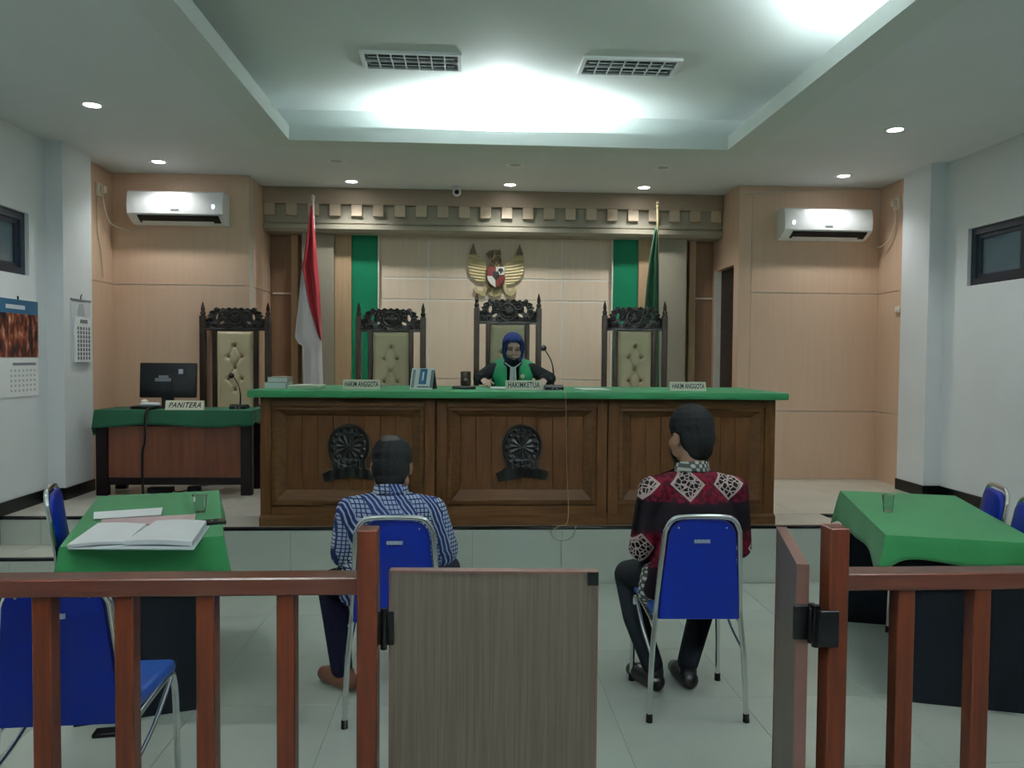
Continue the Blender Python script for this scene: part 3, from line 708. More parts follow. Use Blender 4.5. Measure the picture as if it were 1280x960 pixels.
throne('carved dark armchair with ivory back, in front of the green flag', 1.455, 6.85, R(-6), .97, .968)

# ------------------------------------------------------------------ clerk desk
t = thing('clerk_desk', 'clerk desk with black frame, red-brown front panel and dark green cloth', 'desk', (-2.36, 6.45, ZP))
for s in (-1, 1):
    for y in (.03, .37): MB().box((s * .57 - .045, y - .03, 0), (s * .57 + .045, y + .03, .66), bevel=.003).build('leg', DESKFRAME, t, smooth=False)
MB().box((-.60, 0, .66), (.60, .40, .685), bevel=.003).build('desk_board', DESKFRAME, t, smooth=False)
MB().box((-.525, .015, .085), (.525, .05, .145), bevel=.003).build('lower_rail', DESKFRAME, t, smooth=False)
MB().box((-.525, .018, .56), (.525, .05, .66), bevel=.003).build('upper_rail', DESKFRAME, t, smooth=False)
MB().box((-.525, .022, .145), (.525, .042, .56)).build('front_panel', DESKWOOD, t, smooth=False)
def skirt_cloth(w, d, drop, z, wave, seed, corner=.06, mt=GCLOTH, thick=.004, front=None, drops=None):
    """tablecloth over a w x d board, hanging on the four sides; drops = (front,right,back,left)"""
    rnd = random.Random(seed); dr = drops or (drop,) * 4
    m = MB(); bm = m.bm
    n = 24; per = []
    hw, hd = w / 2 + .006, d / 2 + .006
    sides = [((-hw, -hd), (hw, -hd), (0, -1), dr[0]), ((hw, -hd), (hw, hd), (1, 0), dr[1]), ((hw, hd), (-hw, hd), (0, 1), dr[2]), ((-hw, hd), (-hw, -hd), (-1, 0), dr[3])]
    for (a, b, nrm, dd), ph in zip(sides, [rnd.random() * 6 for _ in range(4)]):
        prev_dd = None
        for k in range(n):
            f = k / n; per.append((a[0] + (b[0] - a[0]) * f, a[1] + (b[1] - a[1]) * f, nrm, dd, f, ph))
    topv, rows = [], []
    for x, y, nrm, dd, f, ph in per: topv.append(bm.verts.new((x, y, z)))
    N = len(per); L = 5
    prev = topv
    for l in range(1, L + 1):
        cur = []
        for i, (x, y, nrm, dd, f, ph) in enumerate(per):
            e = min(f, 1 - f); k = l / L
            nx, ny = nrm; cx = math.exp(-e / .06)
            pn = per[i - 1][2] if f < .01 else (per[(i + 1) % N][2] if f > 1 - 1 / n - .01 else None)
            out = .004 + wave * k * (.5 + .5 * math.sin(f * 17 + ph)) + corner * cx * k
            ox, oy = nx * out, ny * out
            if f == 0:
                p = sides[(sides.index(next(s for s in sides if s[2] == nrm and s[3] == dd)) - 1) % 4]
                ox += p[2][0] * corner * k * .9; oy += p[2][1] * corner * k * .9
            hang = dd * (1 + .10 * math.sin(f * 9 + ph) * (1 - cx) + (.55 * corner / .06) * cx)
            cur.append(bm.verts.new((x + ox, y + oy, z - hang * k)))
        for i in range(N): bm.faces.new((prev[i], prev[(i + 1) % N], cur[(i + 1) % N], cur[i]))
        prev = cur
    bm.faces.new(topv)
    return m
def finish_cloth(m, name, mt, parent):
    o = m.build(name, mt, parent, angle=50)
    s = o.modifiers.new('thickness', 'SOLIDIFY'); s.thickness = .003; s.offset = 1
    return o
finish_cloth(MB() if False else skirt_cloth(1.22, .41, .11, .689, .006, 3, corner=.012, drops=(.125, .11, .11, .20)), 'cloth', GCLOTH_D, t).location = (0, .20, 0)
DZ = ZP + .692
# monitor seen from behind
t = thing('monitor', 'black computer monitor seen from behind on the clerk desk', 'monitor', (-2.50, 6.72, DZ), R(4))
MB().box((-.225, -.02, .085), (.225, .03, .375), bevel=.01, seg=2, rot=Matrix.Rotation(R(-5), 3, 'X')).build('screen_housing', BLACKPLASTIC, t)
MB().box((-.05, -.03, .0), (.05, -.012, .24), bevel=.006).build('stand_neck', BLACKPLASTIC, t)
MB().box((-.11, -.07, 0), (.11, .10, .012), bevel=.005).build('stand_foot', BLACKPLASTIC, t)
for x, z, w, h in ((-.03, .262, .075, .020), (-.035, .236, .125, .028)): MB().box((x - w / 2, -.0375, z - h / 2), (x + w / 2, -.024, z + h / 2)).build('sticker', GREYINK, t, smooth=False)
MB().box((.09, -.0385, .285), (.125, -.025, .325), bevel=.002).build('logo_plate', PLATE, t, smooth=False)
t = thing('label_printer', 'small grey and black device with papers beside the monitor on the clerk desk', 'device', (-2.60, 6.56, DZ), R(-5))
MB().box((-.13, -.05, 0), (.06, .06, .025), bevel=.006).build('device_base', BLACKPLASTIC, t)
MB().box((-.06, -.035, .025), (.075, .05, .052), bevel=.008).build('device_lid', PAPER_EDGE, t)
MB().lathe([(.001, 0), (.026, 0), (.028, .012), (.012, .026), (.001, .028)], 14).build('device_knob', OFFPLASTIC, t, loc=(-.05, .03, .052))
def sign(lb, s, x, y, z, w, h, rz, size, xs, shear=0.0, spacing=1.0):
    t = thing('name_sign', lb, 'sign', (x, y, z), rz, None)
    # folded wedge: sloped front board and back board
    MB().prism([(-.022, 0), (.022, 0), (.006, h), (.0, h)], w, 'x', -w / 2).build('board', IVORY, t, smooth=False)
    a = math.atan2(.022, h)
    text('lettering', s, size, INK, t, (0, -.0118, h / 2), (R(90) - a, 0, 0), xs, shear, spacing=spacing)
    return t
sign('ivory sign lettered PANITERA on the clerk desk', 'PANITERA', -2.285, 6.49, DZ, .30, .075, R(2), .062, .80, .35, 1.15)
def mic(lb, x, y, z, h, lean, rz, size=1.0):
    t = thing('gooseneck_microphone', lb, 'microphone', (x, y, z), rz)
    MB().prism([(-.07, 0), (.07, 0), (.07, .012), (.03, .035), (-.05, .035), (-.07, .022)], .13, 'x', -.065).build('mic_base', BLACKPLASTIC, t)
    MB().tube([(0, .02, .03), (0, .02, h * .45), (lean * .25, .01, h * .72), (lean * .8, -.01, h * .95), (lean, -.03, h)], lambda u: .008 - .004 * min(1, u * 2.5), 8, 6).build('gooseneck', BLACKMETAL, t)
    MB().ell((lean * 1.05, -.045, h + .005), (.022, .030, .022)).build('mic_head', BLACKPLASTIC, t)
    for k in range(2): MB().box((-.02 + k * .03, -.0735, .006), (-.005 + k * .03, -.069, .016)).build('mic_button', GREYINK, t, smooth=False)
    return t
mic('black gooseneck microphone on the clerk desk', -1.90, 6.66, DZ, .27, -.05, R(0))
MB_c = MB().tube([(-2.545, 6.50, DZ + .008), (-2.56, 6.44, DZ + .004), (-2.567, 6.405, DZ - .06), (-2.57, 6.40, DZ - .25), (-2.585, 6.395, .75), (-2.59, 6.40, .52), (-2.57, 6.36, .42), (-2.545, 6.30, ZP + .008)], .010, 8, 6)
tag(MB_c.build('power_cable', CABLE_B), 'thick black cable hanging down the front of the clerk desk', 'cable')
t = thing('floor_power_strip', 'black socket strip and adapters on the stage floor under the clerk desk', 'power strip', (-2.45, 6.62, ZP))
MB().box((-.18, -.04, 0), (.02, .04, .045), bevel=.006).build('strip_body', BLACKPLASTIC, t)
MB().box((.14, -.03, 0), (.24, .03, .05), bevel=.006).build('adapter', BLACKPLASTIC, t)
MB().tube([(.02, 0, .02), (.06, -.03, .006), (.10, .02, .006), (.14, 0, .02)], .005, 6, 5).build('strip_cord', CABLE_B, t)

# ------------------------------------------------------------------ things on the bench
BZ = 1.300
sign('ivory sign lettered HAKIM ANGGOTA beside the tent calendar', 'HAKIM ANGGOTA', -.738, 5.50, BZ, .252, .065, R(1), .052, .53)
sign('ivory sign lettered HAKIM KETUA in front of the judge', 'HAKIMKETUA', .388, 5.50, BZ, .256, .067, 0, .056, .64, 0, 1.0)
sign('ivory sign lettered HAKIM ANGGOTA at the bench end by the door', 'HAKIM ANGGOTA', 1.560, 5.52, BZ, .258, .063, R(-1), .052, .53)
mic('black gooseneck microphone in front of the judge', .605, 5.56, BZ, .29, -.075, R(0))
b1 = MB().box((-.072, -.10, 0), (.072, .10, .045), bevel=.003)
def book(lb, x, y, z, rz, w, d, h, mt):
    t = thing('law_book', lb, 'book', (x, y, z), rz)
    MB().box((-w / 2, -d / 2, 0), (w / 2, d / 2, .003)).build('cover', mt, t, smooth=False)
    MB().box((-w / 2, -d / 2, h - .003), (w / 2, d / 2, h)).build('cover', mt, t, smooth=False)
    MB().box((-w / 2 + .004, -d / 2 + .003, .003), (w / 2 - .003, d / 2 - .003, h - .003)).build('pages', PAPER, t, smooth=False)
    MB().box((w / 2 - .003, -d / 2, 0.003), (w / 2, d / 2, h - .003)).build('spine', mt, t, smooth=False)
GREENISH = mat('pale_green_cover', (0.50, 0.55, 0.45), 0.6); GREYCOVER = mat('grey_cover', (0.33, 0.30, 0.25), 0.6)
book('thick pale book lying on the bench end, beneath a smaller one', -1.328, 5.60, BZ, 0, .15, .21, .042, GREENISH)
book('pale book lying on top of another at the bench end', -1.320, 5.61, BZ + .0425, R(3), .14, .20, .036, GREYCOVER)
pp = MB().box((-.105, -.15, 0), (.105, .15, .022), bevel=.002).build('paper_pile', GREENISH, loc=(-1.135, 5.62, BZ))
tag(pp, 'flat pile of pale papers beside the two books on the bench', 'papers')
t = thing('tent_calendar', 'white and blue tent desk calendar with black stand on the bench', 'calendar', (-.315, 5.56, BZ), R(-16))
MB().prism([(-.055, 0), (-.050, 0), (.004, .145), (-.001, .145)], .165, 'x', -.0825).build('calendar_page', PAPER, t, smooth=False)
MB().prism([(-.048, .002), (.062, .002), (.005, .142)], .155, 'x', -.0745).build('stand', BLACKPLASTIC, t, smooth=False)
for dx, w, z0, z1, mt in ((-.075, .022, .01, .135, GREYINK), (-.022, .055, .035, .142, CAL_BLUE), (.062, .022, .01, .135, GREYINK), (-.028, .085, .012, .022, GREYINK), (.0, .012, .06, .12, PAPER)):
    y0, y1 = -.0555 + z0 * .3724, -.0555 + z1 * .3724
    MB().prism([(y0 - .0006 * (2 if mt is PAPER else 1), z0), (y0 + .003, z0), (y1 + .003, z1), (y1 - .0006 * (2 if mt is PAPER else 1), z1)], w, 'x', dx).build('print', mt, t, smooth=False)
t = thing('gavel_set', 'black barrel gavel standing on a round-edged sounding block', 'gavel', (-.030, 5.62, BZ))
MB().box((-.083, -.05, 0), (.083, .05, .022), bevel=.005).build('sounding_block', BLACKPLASTIC, t)
MB().lathe([(.001, .022), (.032, .022), (.036, .03), (.038, .05), (.036, .095), (.038, .115), (.034, .125), (.001, .125)], 20).build('gavel_head', CARVED, t, loc=(.012, 0, 0))
MB().lathe([(.001, 0), (.012, 0), (.012, .003), (.001, .003)], 12).build('gavel_medallion', GREYINK, t, loc=(.012, -.036, .07), rot=(R(90), 0, 0))
def sheet(lb, x, y, z, rz, w, d, h=.003, mt=PAPER, name='paper_sheet'):
    return tag(MB().box((-w / 2, -d / 2, 0), (w / 2, d / 2, h)).build(name, mt, loc=(x, y, z), rot=(0, 0, rz)), lb, 'paper')
sheet('white sheet of paper on the bench between the microphone and the empty chair', .905, 5.70, BZ, R(4), .21, .29)
sheet('open white papers in front of the judge behind her sign', .372, 5.70, BZ, R(0), .42, .27, .008)
tag(MB().tube([(.640, 5.50, BZ + .004), (.645, 5.30, BZ + .003), (.648, 5.222, 1.295), (.650, 5.212, 1.25), (.660, 5.222, 1.0), (.672, 5.27, .72), (.684, 5.272, .50), (.67, 5.255, .405), (.62, 5.225, .398), (.56, 5.222, .36), (.585, 5.222, .315), (.645, 5.222, .30), (.70, 5.222, .32), (.722, 5.222, .36), (.728, 5.222, .395)], .0025, 6, 6).build('microphone_cable', CABLE_T), 'thin cable down the bench front from the microphone, looping at the stage edge', 'cable')

# ------------------------------------------------------------------ flags
def flag_pole(t, x, y, z0, z1, mt, lean=0.0):
    MB().cyl((x, y, z0 + .02), (x + lean, y, z1), .011, n=12).build('pole', mt, t)
    MB().lathe([(.001, -.004), (.016, 0), (.018, .012), (.012, .02), (.02, .035), (.010, .055), (.001, .062)], 14).build('finial', mt, t, loc=(x + lean, y, z1))
    MB().lathe([(.001, 0), (.14, 0), (.14, .012), (.05, .03), (.018, .05), (.018, .14), (.001, .14)], 24).build('pole_base', BRASS, t, loc=(x, y, z0))
def cloth_sheet(name, mt, parent, zt, zb, xl, xr, y0, amp, nf, ph, n=40, mrows=50):
    def f(u, v):
        z = zt + (zb - zt) * v; a, b = xl(z), xr(z)
        w = max(b - a, .0); k = min(1, .25 + v * 1.4)
        return (a + w * u, y0 - amp * k * (math.sin(u * nf * 2 * math.pi + ph) + .35 * math.sin(u * nf * 4.6 + ph * 2 + v * 2)), z)
    o = MB().grid(f, n, mrows).build(name, mt, parent, angle=180)
    s = o.modifiers.new('thickness', 'SOLIDIFY'); s.thickness = .003
    return o
def interp(pts):
    def f(z):
        P = sorted(pts)
        if z <= P[0][0]: return P[0][1]
        for (a, x), (b, y) in zip(P, P[1:]):
            if z <= b: return x + (y - x) * (z - a) / (b - a)
        return P[-1][1]
    return f
t = thing('national_flag', 'red and white flag hanging on a white pole beside the clerk chair', 'flag', (0, 0, 0))
flag_pole(t, -1.415, 7.56, ZP, 2.985, POLEWHITE, -.055)
XLr = interp([(2.95, -1.48), (2.60, -1.52), (2.36, -1.556), (2.05, -1.505), (1.75, -1.42), (1.68, -1.39)])
XRr = interp([(2.95, -1.475), (2.55, -1.435), (2.1, -1.40), (1.68, -1.385)])
cloth_sheet('red_stripe', FLAGRED, t, 2.93, 1.68, XLr, XRr, 7.515, .018, 1.6, .6)
XLw = interp([(2.42, -1.560), (2.0, -1.60), (1.70, -1.632), (1.64, -1.60), (1.63, -1.558), (1.2, -1.55), (.9, -1.545)])
XRw = interp([(2.42, -1.548), (2.2, -1.525), (2.0, -1.49), (1.8, -1.43), (1.66, -1.385), (1.2, -1.372), (.9, -1.37)])
cloth_sheet('white_stripe', FLAGWHITE, t, 2.40, .95, XLw, XRw, 7.525, .016, 1.3, 1.4)
t = thing('court_flag', 'dark green furled flag on a brass pole behind the end armchair', 'flag', (0, 0, 0))
flag_pole(t, 1.86, 7.56, ZP, 2.985, BRASS, -.045)
cloth_sheet('green_cloth', FLAGGREEN, t, 2.78, .95, interp([(2.78, 1.785), (2.5, 1.735), (2.13, 1.70), (1.6, 1.66), (.95, 1.64)]), interp([(2.78, 1.81), (2.3, 1.83), (.95, 1.86)]), 7.525, .022, 1.8, .2)

# ------------------------------------------------------------------ gilded bird emblem
gz = lambda x, y: ((x - 572) / 1377, (520 - y) / 1377)
WL = [(262, 160), (232, 240), (200, 330), (182, 450), (192, 560), (238, 652), (330, 715), (420, 722), (455, 640), (455, 520), (430, 440), (345, 362), (305, 320), (275, 230)]
WRg = [(905, 175), (932, 240), (955, 330), (968, 450), (955, 570), (915, 660), (830, 725), (720, 740), (680, 640), (670, 520), (715, 440), (800, 375), (850, 330), (882, 240)]
BODY = [(505, 360), (640, 340), (650, 460), (700, 520), (705, 680), (650, 800), (560, 830), (470, 760), (440, 640), (450, 520), (520, 460)]
HEAD = [(432, 318), (470, 285), (520, 268), (600, 272), (630, 255), (642, 300), (640, 400), (510, 410), (515, 375), (470, 378), (450, 350)]
TAIL = [(520, 770), (620, 770), (650, 880), (610, 905), (570, 915), (520, 905), (480, 880)]
LEGL = [(430, 700), (500, 740), (450, 830), (420, 910), (370, 900), (330, 870), (300, 880), (262, 800), (300, 770), (330, 830), (390, 840)]
LEGR = [(640, 740), (710, 700), (730, 790), (770, 850), (800, 790), (840, 775), (862, 830), (830, 880), (770, 905), (720, 880), (690, 820)]
def inv(u, v): return 572 + u * 1377, 520 - v * 1377
def g_mask(P): return lambda u, v: any(inpoly(*inv(u, v), p) for p in P)
def wing_h(u, v):
    x, y = inv(u, v); s = -1 if x < 572 else 1
    cx, cy = 572 + s * 130, 420
    r = math.hypot(x - cx, y - cy); a = math.atan2(y - cy, x - cx)
    return .016 + .006 * abs(math.sin(y / 16 + r / 60)) * min(1, r / 150) + .010 * max(0, 1 - r / 300)
def body_h(u, v):
    x, y = inv(u, v); return .030 + .022 * max(0, 1 - ((x - 575) / 90) ** 2) + .003 * math.sin(x / 9) * math.sin(y / 9)
t = thing('bird_emblem', 'gilded spread-winged bird emblem with red and white shield on the cream panels', 'emblem', (.272, YN - .0135, 2.428))
G = (-.31, .31, -.31, .28)
relief(G, .004, g_mask([[(x, y) for x, y in WL]]), wing_h, 0, 2).build('wing', GOLD, t, angle=60)
relief(G, .004, g_mask([WRg]), wing_h, 0, 2).build('wing', GOLD, t, angle=60)
relief(G, .004, g_mask([BODY]), body_h, 0, 2).build('breast', GOLD_D, t, angle=60)
relief(G, .004, g_mask([HEAD]), lambda u, v: body_h(u, v) + .012, 0, 2).build('head', GOLD_D, t, angle=60)
for w in ([(262, 160), (200, 330), (310, 330), (275, 230)], [(905, 175), (955, 330), (845, 335), (882, 240)]):
    relief(G, .004, g_mask([w]), lambda u, v: .026, .0, 1).build('wing_tip', GOLD_D, t, angle=60)
relief(G, .004, g_mask([TAIL]), lambda u, v: .02 + .004 * abs(math.sin(u * 160)), 0, 2).build('tail', GOLD, t, angle=60)
for L in (LEGL, LEGR): relief(G, .004, g_mask([L]), lambda u, v: .022, 0, 2).build('leg', GOLD, t, angle=60)
def shield(P, mt, d, nm='shield_field'):
    MB().prism([gz(x, y) for x, y in P], -d, 'y', -.040).build(nm, mt, t, smooth=False)
shield([(445, 505), (570, 505), (570, 630), (445, 630)], REDP, .026)
shield([(572, 505), (692, 505), (692, 618), (572, 618)], WHITEP, .026)
shield([(445, 632), (520, 632), (568, 690), (568, 790), (500, 740), (465, 690)], WHITEP, .026)
shield([(572, 632), (697, 628), (690, 690), (640, 745), (572, 790)], REDP, .026)
shield([(530, 570), (605, 570), (625, 625), (572, 690), (530, 640)], BLACKP, .030, 'shield_centre')
shield([(598, 560), (610, 532), (640, 520), (668, 532), (680, 565), (650, 575), (648, 600), (630, 600), (628, 575)], BLACKP, .029, 'shield_tree')

# ------------------------------------------------------------------ air conditioners, sockets, switch
def aircon(lb, x, z, wall_lb, lamp_side):
    t = thing('air_conditioner', lb, 'air conditioner', (x, YA, z))
    prof = [(0, .0), (0, .275), (-.17, .275), (-.195, .262), (-.212, .20), (-.215, .12), (-.205, .075), (-.185, .055), (-.10, .012), (-.06, 0)]
    MB().prism(prof, .80, 'x', -.40).build('housing', WHITEPLASTIC, t, angle=30)
    for s in (-1, 1): MB().prism([(a * .995, b) for a, b in prof], .012, 'x', s * .406 - .006).build('end_cap', WHITEPLASTIC, t, angle=30)
    MB().prism([(-.190, .062), (-.196, .058), (-.187, .047), (-.115, .008), (-.105, .016)], .70, 'x', -.33).build('air_slot', BLACKPLASTIC, t, smooth=False)
    MB().prism([(-.135, .0215), (-.138, .017), (-.10, .0), (-.097, .004)], .62, 'x', -.31).build('louvre_flap', WHITEPLASTIC, t, smooth=False)
    MB().box((-.035, -.2165, .105), (.035, -.2145, .115)).build('maker_mark', GREYINK, t, smooth=False)
    MB().box((lamp_side * .33 - .012, -.2165, .12), (lamp_side * .33 + .012, -.213, .155), bevel=.003).build('indicator', mat('indicator_glow', (.8, .9, 1), emit=(.7, .85, 1), estr=1.5), t, smooth=False)
aircon('white wall air conditioner above the clerk desk', -2.575, 2.688, '', 1)
aircon('white wall air conditioner above the bare wall beside the door', 3.295, 2.645, '', -1)
def socket(lb, x, s, y, z):
    t = thing('wall_socket', lb, 'socket', (x, y, z))
    MB().box((min(0, s * .03), -.045, -.055), (max(0, s * .03), .045, .055), bevel=.006).build('socket_box', OFFPLASTIC, t)
    MB().box((min(s * .03, s * .075), -.025, -.03), (max(s * .03, s * .075), .02, .03), bevel=.008).build('plug', OFFPLASTIC, t)
    MB().box((min(s * .03, s * .05), .02, .0), (max(s * .03, s * .05), .036, .04), bevel=.004).build('plug_cover', WHITEPLASTIC, t)
socket('cream socket with plug near the clerk side air conditioner', -3.20, 1, 7.02, 2.945)
socket('cream socket with plug near the door side air conditioner', 3.88, -1, 6.96, 2.945)
tag(MB().tube([(-3.16, 7.02, 2.915), (-3.15, 7.04, 2.80), (-3.14, 7.12, 2.68), (-3.05, 7.24, 2.635), (-2.96, 7.275, 2.665), (-2.86, 7.285, 2.69)], .006, 6, 6).build('hanging_cable', CABLE_W), 'pale cord from the socket to the clerk side air conditioner', 'cable')
tag(MB().tube([(-3.185, 6.99, 2.89), (-3.192, 7.0, 2.6), (-3.192, 7.06, 2.42), (-3.192, 7.10, 2.2)], .0045, 6, 6).build('hanging_cable', CABLE_W), 'thin pale cord running down the beige corner below the socket', 'cable')
tag(MB().tube([(3.84, 6.96, 2.915), (3.85, 6.965, 2.80), (3.84, 7.02, 2.66), (3.82, 7.14, 2.585), (3.80, 7.26, 2.60), (3.77, 7.285, 2.625), (3.64, 7.285, 2.645)], .006, 6, 6).build('hanging_cable', CABLE_W), 'pale cord from the socket to the door side air conditioner', 'cable')
tag(MB().tube([(3.87, 7.288, 3.13), (3.87, 7.288, 2.9), (3.87, 7.288, 2.64)], .007, 6).build('conduit', CABLE_W), 'thin vertical conduit on the beige wall beside the air conditioner', 'conduit')
tag(MB().tube([(2.56, 7.288, 3.08), (3.2, 7.288, 3.115), (3.88, 7.288, 3.135)], .006, 6).build('conduit', CABLE_W), 'thin sloping conduit on the beige wall just under the ceiling', 'conduit')
t = thing('light_switch', 'cream light switch on the beige corner beside the white pilaster', 'switch', (3.88, 6.92, 1.985))
MB().box((-.02, -.04, -.03), (0, .04, .03), bevel=.005).build('switch_plate', OFFPLASTIC, t)
MB().box((-.026, -.018, -.018), (-.02, .018, .018), bevel=.002).build('rocker', WHITEPLASTIC, t)

# ------------------------------------------------------------------ wall calendars
t = thing('wall_calendar', 'wall calendar with blue header and group photo on the white wall', 'calendar', (XL, 5.90, 1.215))
MB().box((.001, -.30, 0), (.006, .235, .70), rot=None).build('sheet', PAPER, t, smooth=False)
MB().box((.006, -.30, .595), (.008, .235, .70)).build('header', CAL_BLUE, t, smooth=False)
MB().box((.006, -.30, .285), (.0085, .235, .598)).build('photo', PHOTO_P, t, smooth=False)
MB().box((.008, -.18, .63), (.009, .06, .66)).build('header_text', PAPER_EDGE, t, smooth=False)
MB().box((.006, -.10, .225), (.0068, .20, .245)).build('month_bar', GREYINK, t, smooth=False)
for r in range(5):
    for c in range(7): MB().box((.006, -.13 + c * .05, .035 + r * .036), (.0066, -.108 + c * .05, .052 + r * .036)).build('date', mat('date_print', (.50, .55, .58), .7), t, smooth=False)
MB().cyl((.004, -.02, .70), (.004, -.02, .725), .006, n=8).build('hanger', BLACKMETAL, t)
t = thing('hanging_calendar', 'narrow block calendar hanging on the side of the white pilaster', 'calendar', (-3.12, 6.525, 1.43))
MB().box((.001, -.155, .0), (.004, .165, .53)).build('backing', PAPER_EDGE, t, smooth=False)
MB().prism([(.004, .03), (.034, .03), (.030, .37), (.012, .40), (.004, .40)], .25, 'y', -.12).build('page_block', PAPER, t, smooth=False) if False else MB().box((.004, -.115, .03), (.024, .135, .385), bevel=.002).build('page_block', PAPER, t, smooth=False)
MB().box((.024, -.05, .342), (.0255, .07, .372)).build('month', GREYINK, t, smooth=False)
for c in range(5):
    for r in range(8): MB().box((.024, -.095 + c * .045, .05 + r * .034), (.0252, -.070 + c * .045, .076 + r * .034)).build('date', mat('date_print_dark', (.16, .17, .20), .7), t, smooth=False)
MB().prism([(-.06, .40), (.07, .40), (.04, .50), (-.02, .50)], .004, 'x', .004).build('picture', mat('pale_grey_print', (.45, .48, .52), .6), t, smooth=False)
MB().box((.0, -.155, .525), (.010, .165, .535)).build('binding', GREYINK, t, smooth=False)
MB().tube([(.006, .0, .53), (.006, .005, .56), (.012, .01, .575)], .004, 6).build('hanger', BLACKMETAL, t)

# ------------------------------------------------------------------ blue stacking chairs
def stack_chair_parts():
    parts = []
    hoop = [(-.205, 0, .012), (-.196, .012, .25), (-.181, .022, .42), (-.174, .018, .52), (-.158, -.022, .78), (-.150, -.030, .825), (-.128, -.036, .862), (-.09, -.039, .876), (0, -.040, .879)]
    hoop = hoop + [(-x, y, z) for x, y, z in reversed(hoop[:-1])]
    parts.append(('back_frame', MB().tube(hoop, .0115, 10, 4).mesh('back_frame', angle=60), CHROME))
    for s in (-1, 1):
        parts.append(('front_leg', MB().tube([(s * .205, .43, .012), (s * .200, .425, .30), (s * .196, .415, .40), (s * .192, .375, .432), (s * .189, .22, .428), (s * .186, .03, .415)], .0115, 10, 5).mesh('front_leg', angle=60), CHROME))
        parts.append(('brace', MB().tube([(s * .198, .38, .42), (s * .199, .20, .335), (s * .199, .015, .29)], .008, 8, 4).mesh('brace', angle=60), CHROME))
        for y in (0, .43): parts.append(('rubber_foot', MB().cyl((s * .205, y, 0), (s * .2045, y, .035), .0145, .0135, 10).mesh('rubber_foot'), RUBBER))
    out = []
    for k in range(9):
        a = math.pi * k / 16; out.append((.068 + .074 * math.cos(a), .790 + .074 * math.sin(a)))
    side = [(.168, .432), (.166, .52)]
    pol = side + out; pol = pol + [(-x, z) for x, z in reversed(pol)]
    m = MB()
    rings = []
    def yv(x, z): return .018 - max(0, z - .46) * .135 + .018 * (1 - (x / .17) ** 2)
    ctr = (0, .65)
    for sc, dy in ((.0, .016), (.90, .016), (.985, .010), (1, 0), (.985, -.008), (.90, -.012), (0, -.012)):
        if sc == 0:
            rings.append([m.bm.verts.new((0, yv(0, .65) + dy, .65))]); continue
        rings.append([m.bm.verts.new((x * sc, yv(x * sc, ctr[1] + (z - ctr[1]) * sc) + dy, ctr[1] + (z - ctr[1]) * sc)) for x, z in pol])
    n = len(pol)
    for a, b in zip(rings, rings[1:]):
        for k in range(n):
            j = (k + 1) % n
            if len(a) == 1: m.bm.faces.new((a[0], b[k], b[j]))
            elif len(b) == 1: m.bm.faces.new((a[j], a[k], b[0]))
            else: m.bm.faces.new((a[k], a[j], b[j], b[k]))
    parts.append(('backrest', m.mesh('backrest', angle=50), BLUE))
    sm = MB().box((-.205, .015, .432), (.205, .425, .482), bevel=.020, seg=3)
    for v in sm.bm.verts:
        v.co.x *= 1 - .10 * max(0, (.25 - v.co.y) / .25)
        v.co.z -= .012 * max(0, (v.co.y - .36) / .07)
    parts.append(('seat', sm.mesh('seat', angle=50), SEATBLUE))
    parts.append(('maker_plate', MB().box((-.033, -.0285, .765), (.033, -.024, .780), rot=None).mesh('maker_plate', smooth=False), PLATE))
    for x, z in ((-.10, .83), (.10, .83), (-.12, .50), (.12, .50)):
        parts.append(('screw', MB().ell((x, yv(x, z) - .012, z), (.005, .003, .005), u=8, v=5).mesh('screw'), CHROME))
    return parts
CH = stack_chair_parts()
def stack_chair(lb, x, y, rz):
    t = thing('stacking_chair', lb, 'chair', (x, y, 0), rz, 'blue stacking chairs')
    for n, me, mt in CH: add(n, me, mt, t)
    return t
stack_chair('blue stacking chair under the man in the blue and white batik shirt', -.294, 3.215, R(0))
stack_chair('blue stacking chair under the man in the black and red batik shirt', .974, 3.215, R(-2))
stack_chair('empty blue stacking chair standing close behind the railing balusters', -1.190, 2.335, R(3))
stack_chair('empty blue stacking chair at the long side of the paper-strewn table', -1.985, 3.93, R(-72))
stack_chair('empty blue stacking chair at the bare green table, nearer the white pilaster', 2.719, 3.934, R(73))
stack_chair('empty blue stacking chair at the bare green table, farther from the white pilaster', 2.591, 3.509, R(73))

# ------------------------------------------------------------------ side tables with green cloths
def table(lb, lb2, cx, cy, rz, drops, seed):
    t = thing('side_table', lb, 'table', (cx, cy, 0), rz, 'black side tables')
    MB().box((-.30, -.60, .72), (.30, .60, .745), bevel=.003).build('table_top', TABLEBLACK, t, smooth=False)
    for y in (-.585, .50): MB().box((-.27, y, 0), (.27, y + .022, .72), bevel=.002).build('end_panel', TABLEBLACK, t, smooth=False)
    MB().box((-.012, -.56, .60), (.012, .50, .72)).build('apron', TABLEBLACK, t, smooth=False)
    c = finish_cloth(skirt_cloth(.602, 1.202, .12, .7495, .012, seed, corner=.04, drops=drops), 'table_cloth', GCLOTH, None)
    c.location = (cx, cy, 0); c.rotation_euler = (0, 0, rz)
    tag(c, lb2, 'tablecloth', 'green cloths on the side tables')
table('black side table beneath the cloth that carries the papers', 'green cloth on the table with the papers', -1.529, 3.903, R(18), (.15, .16, .12, .13), 5)
table('black side table beneath the cloth with only a clear cup', 'green cloth on the table with only a clear cup', 2.333, 3.872, R(-17), (.105, .11, .12, .15), 9)
TZ = .7527
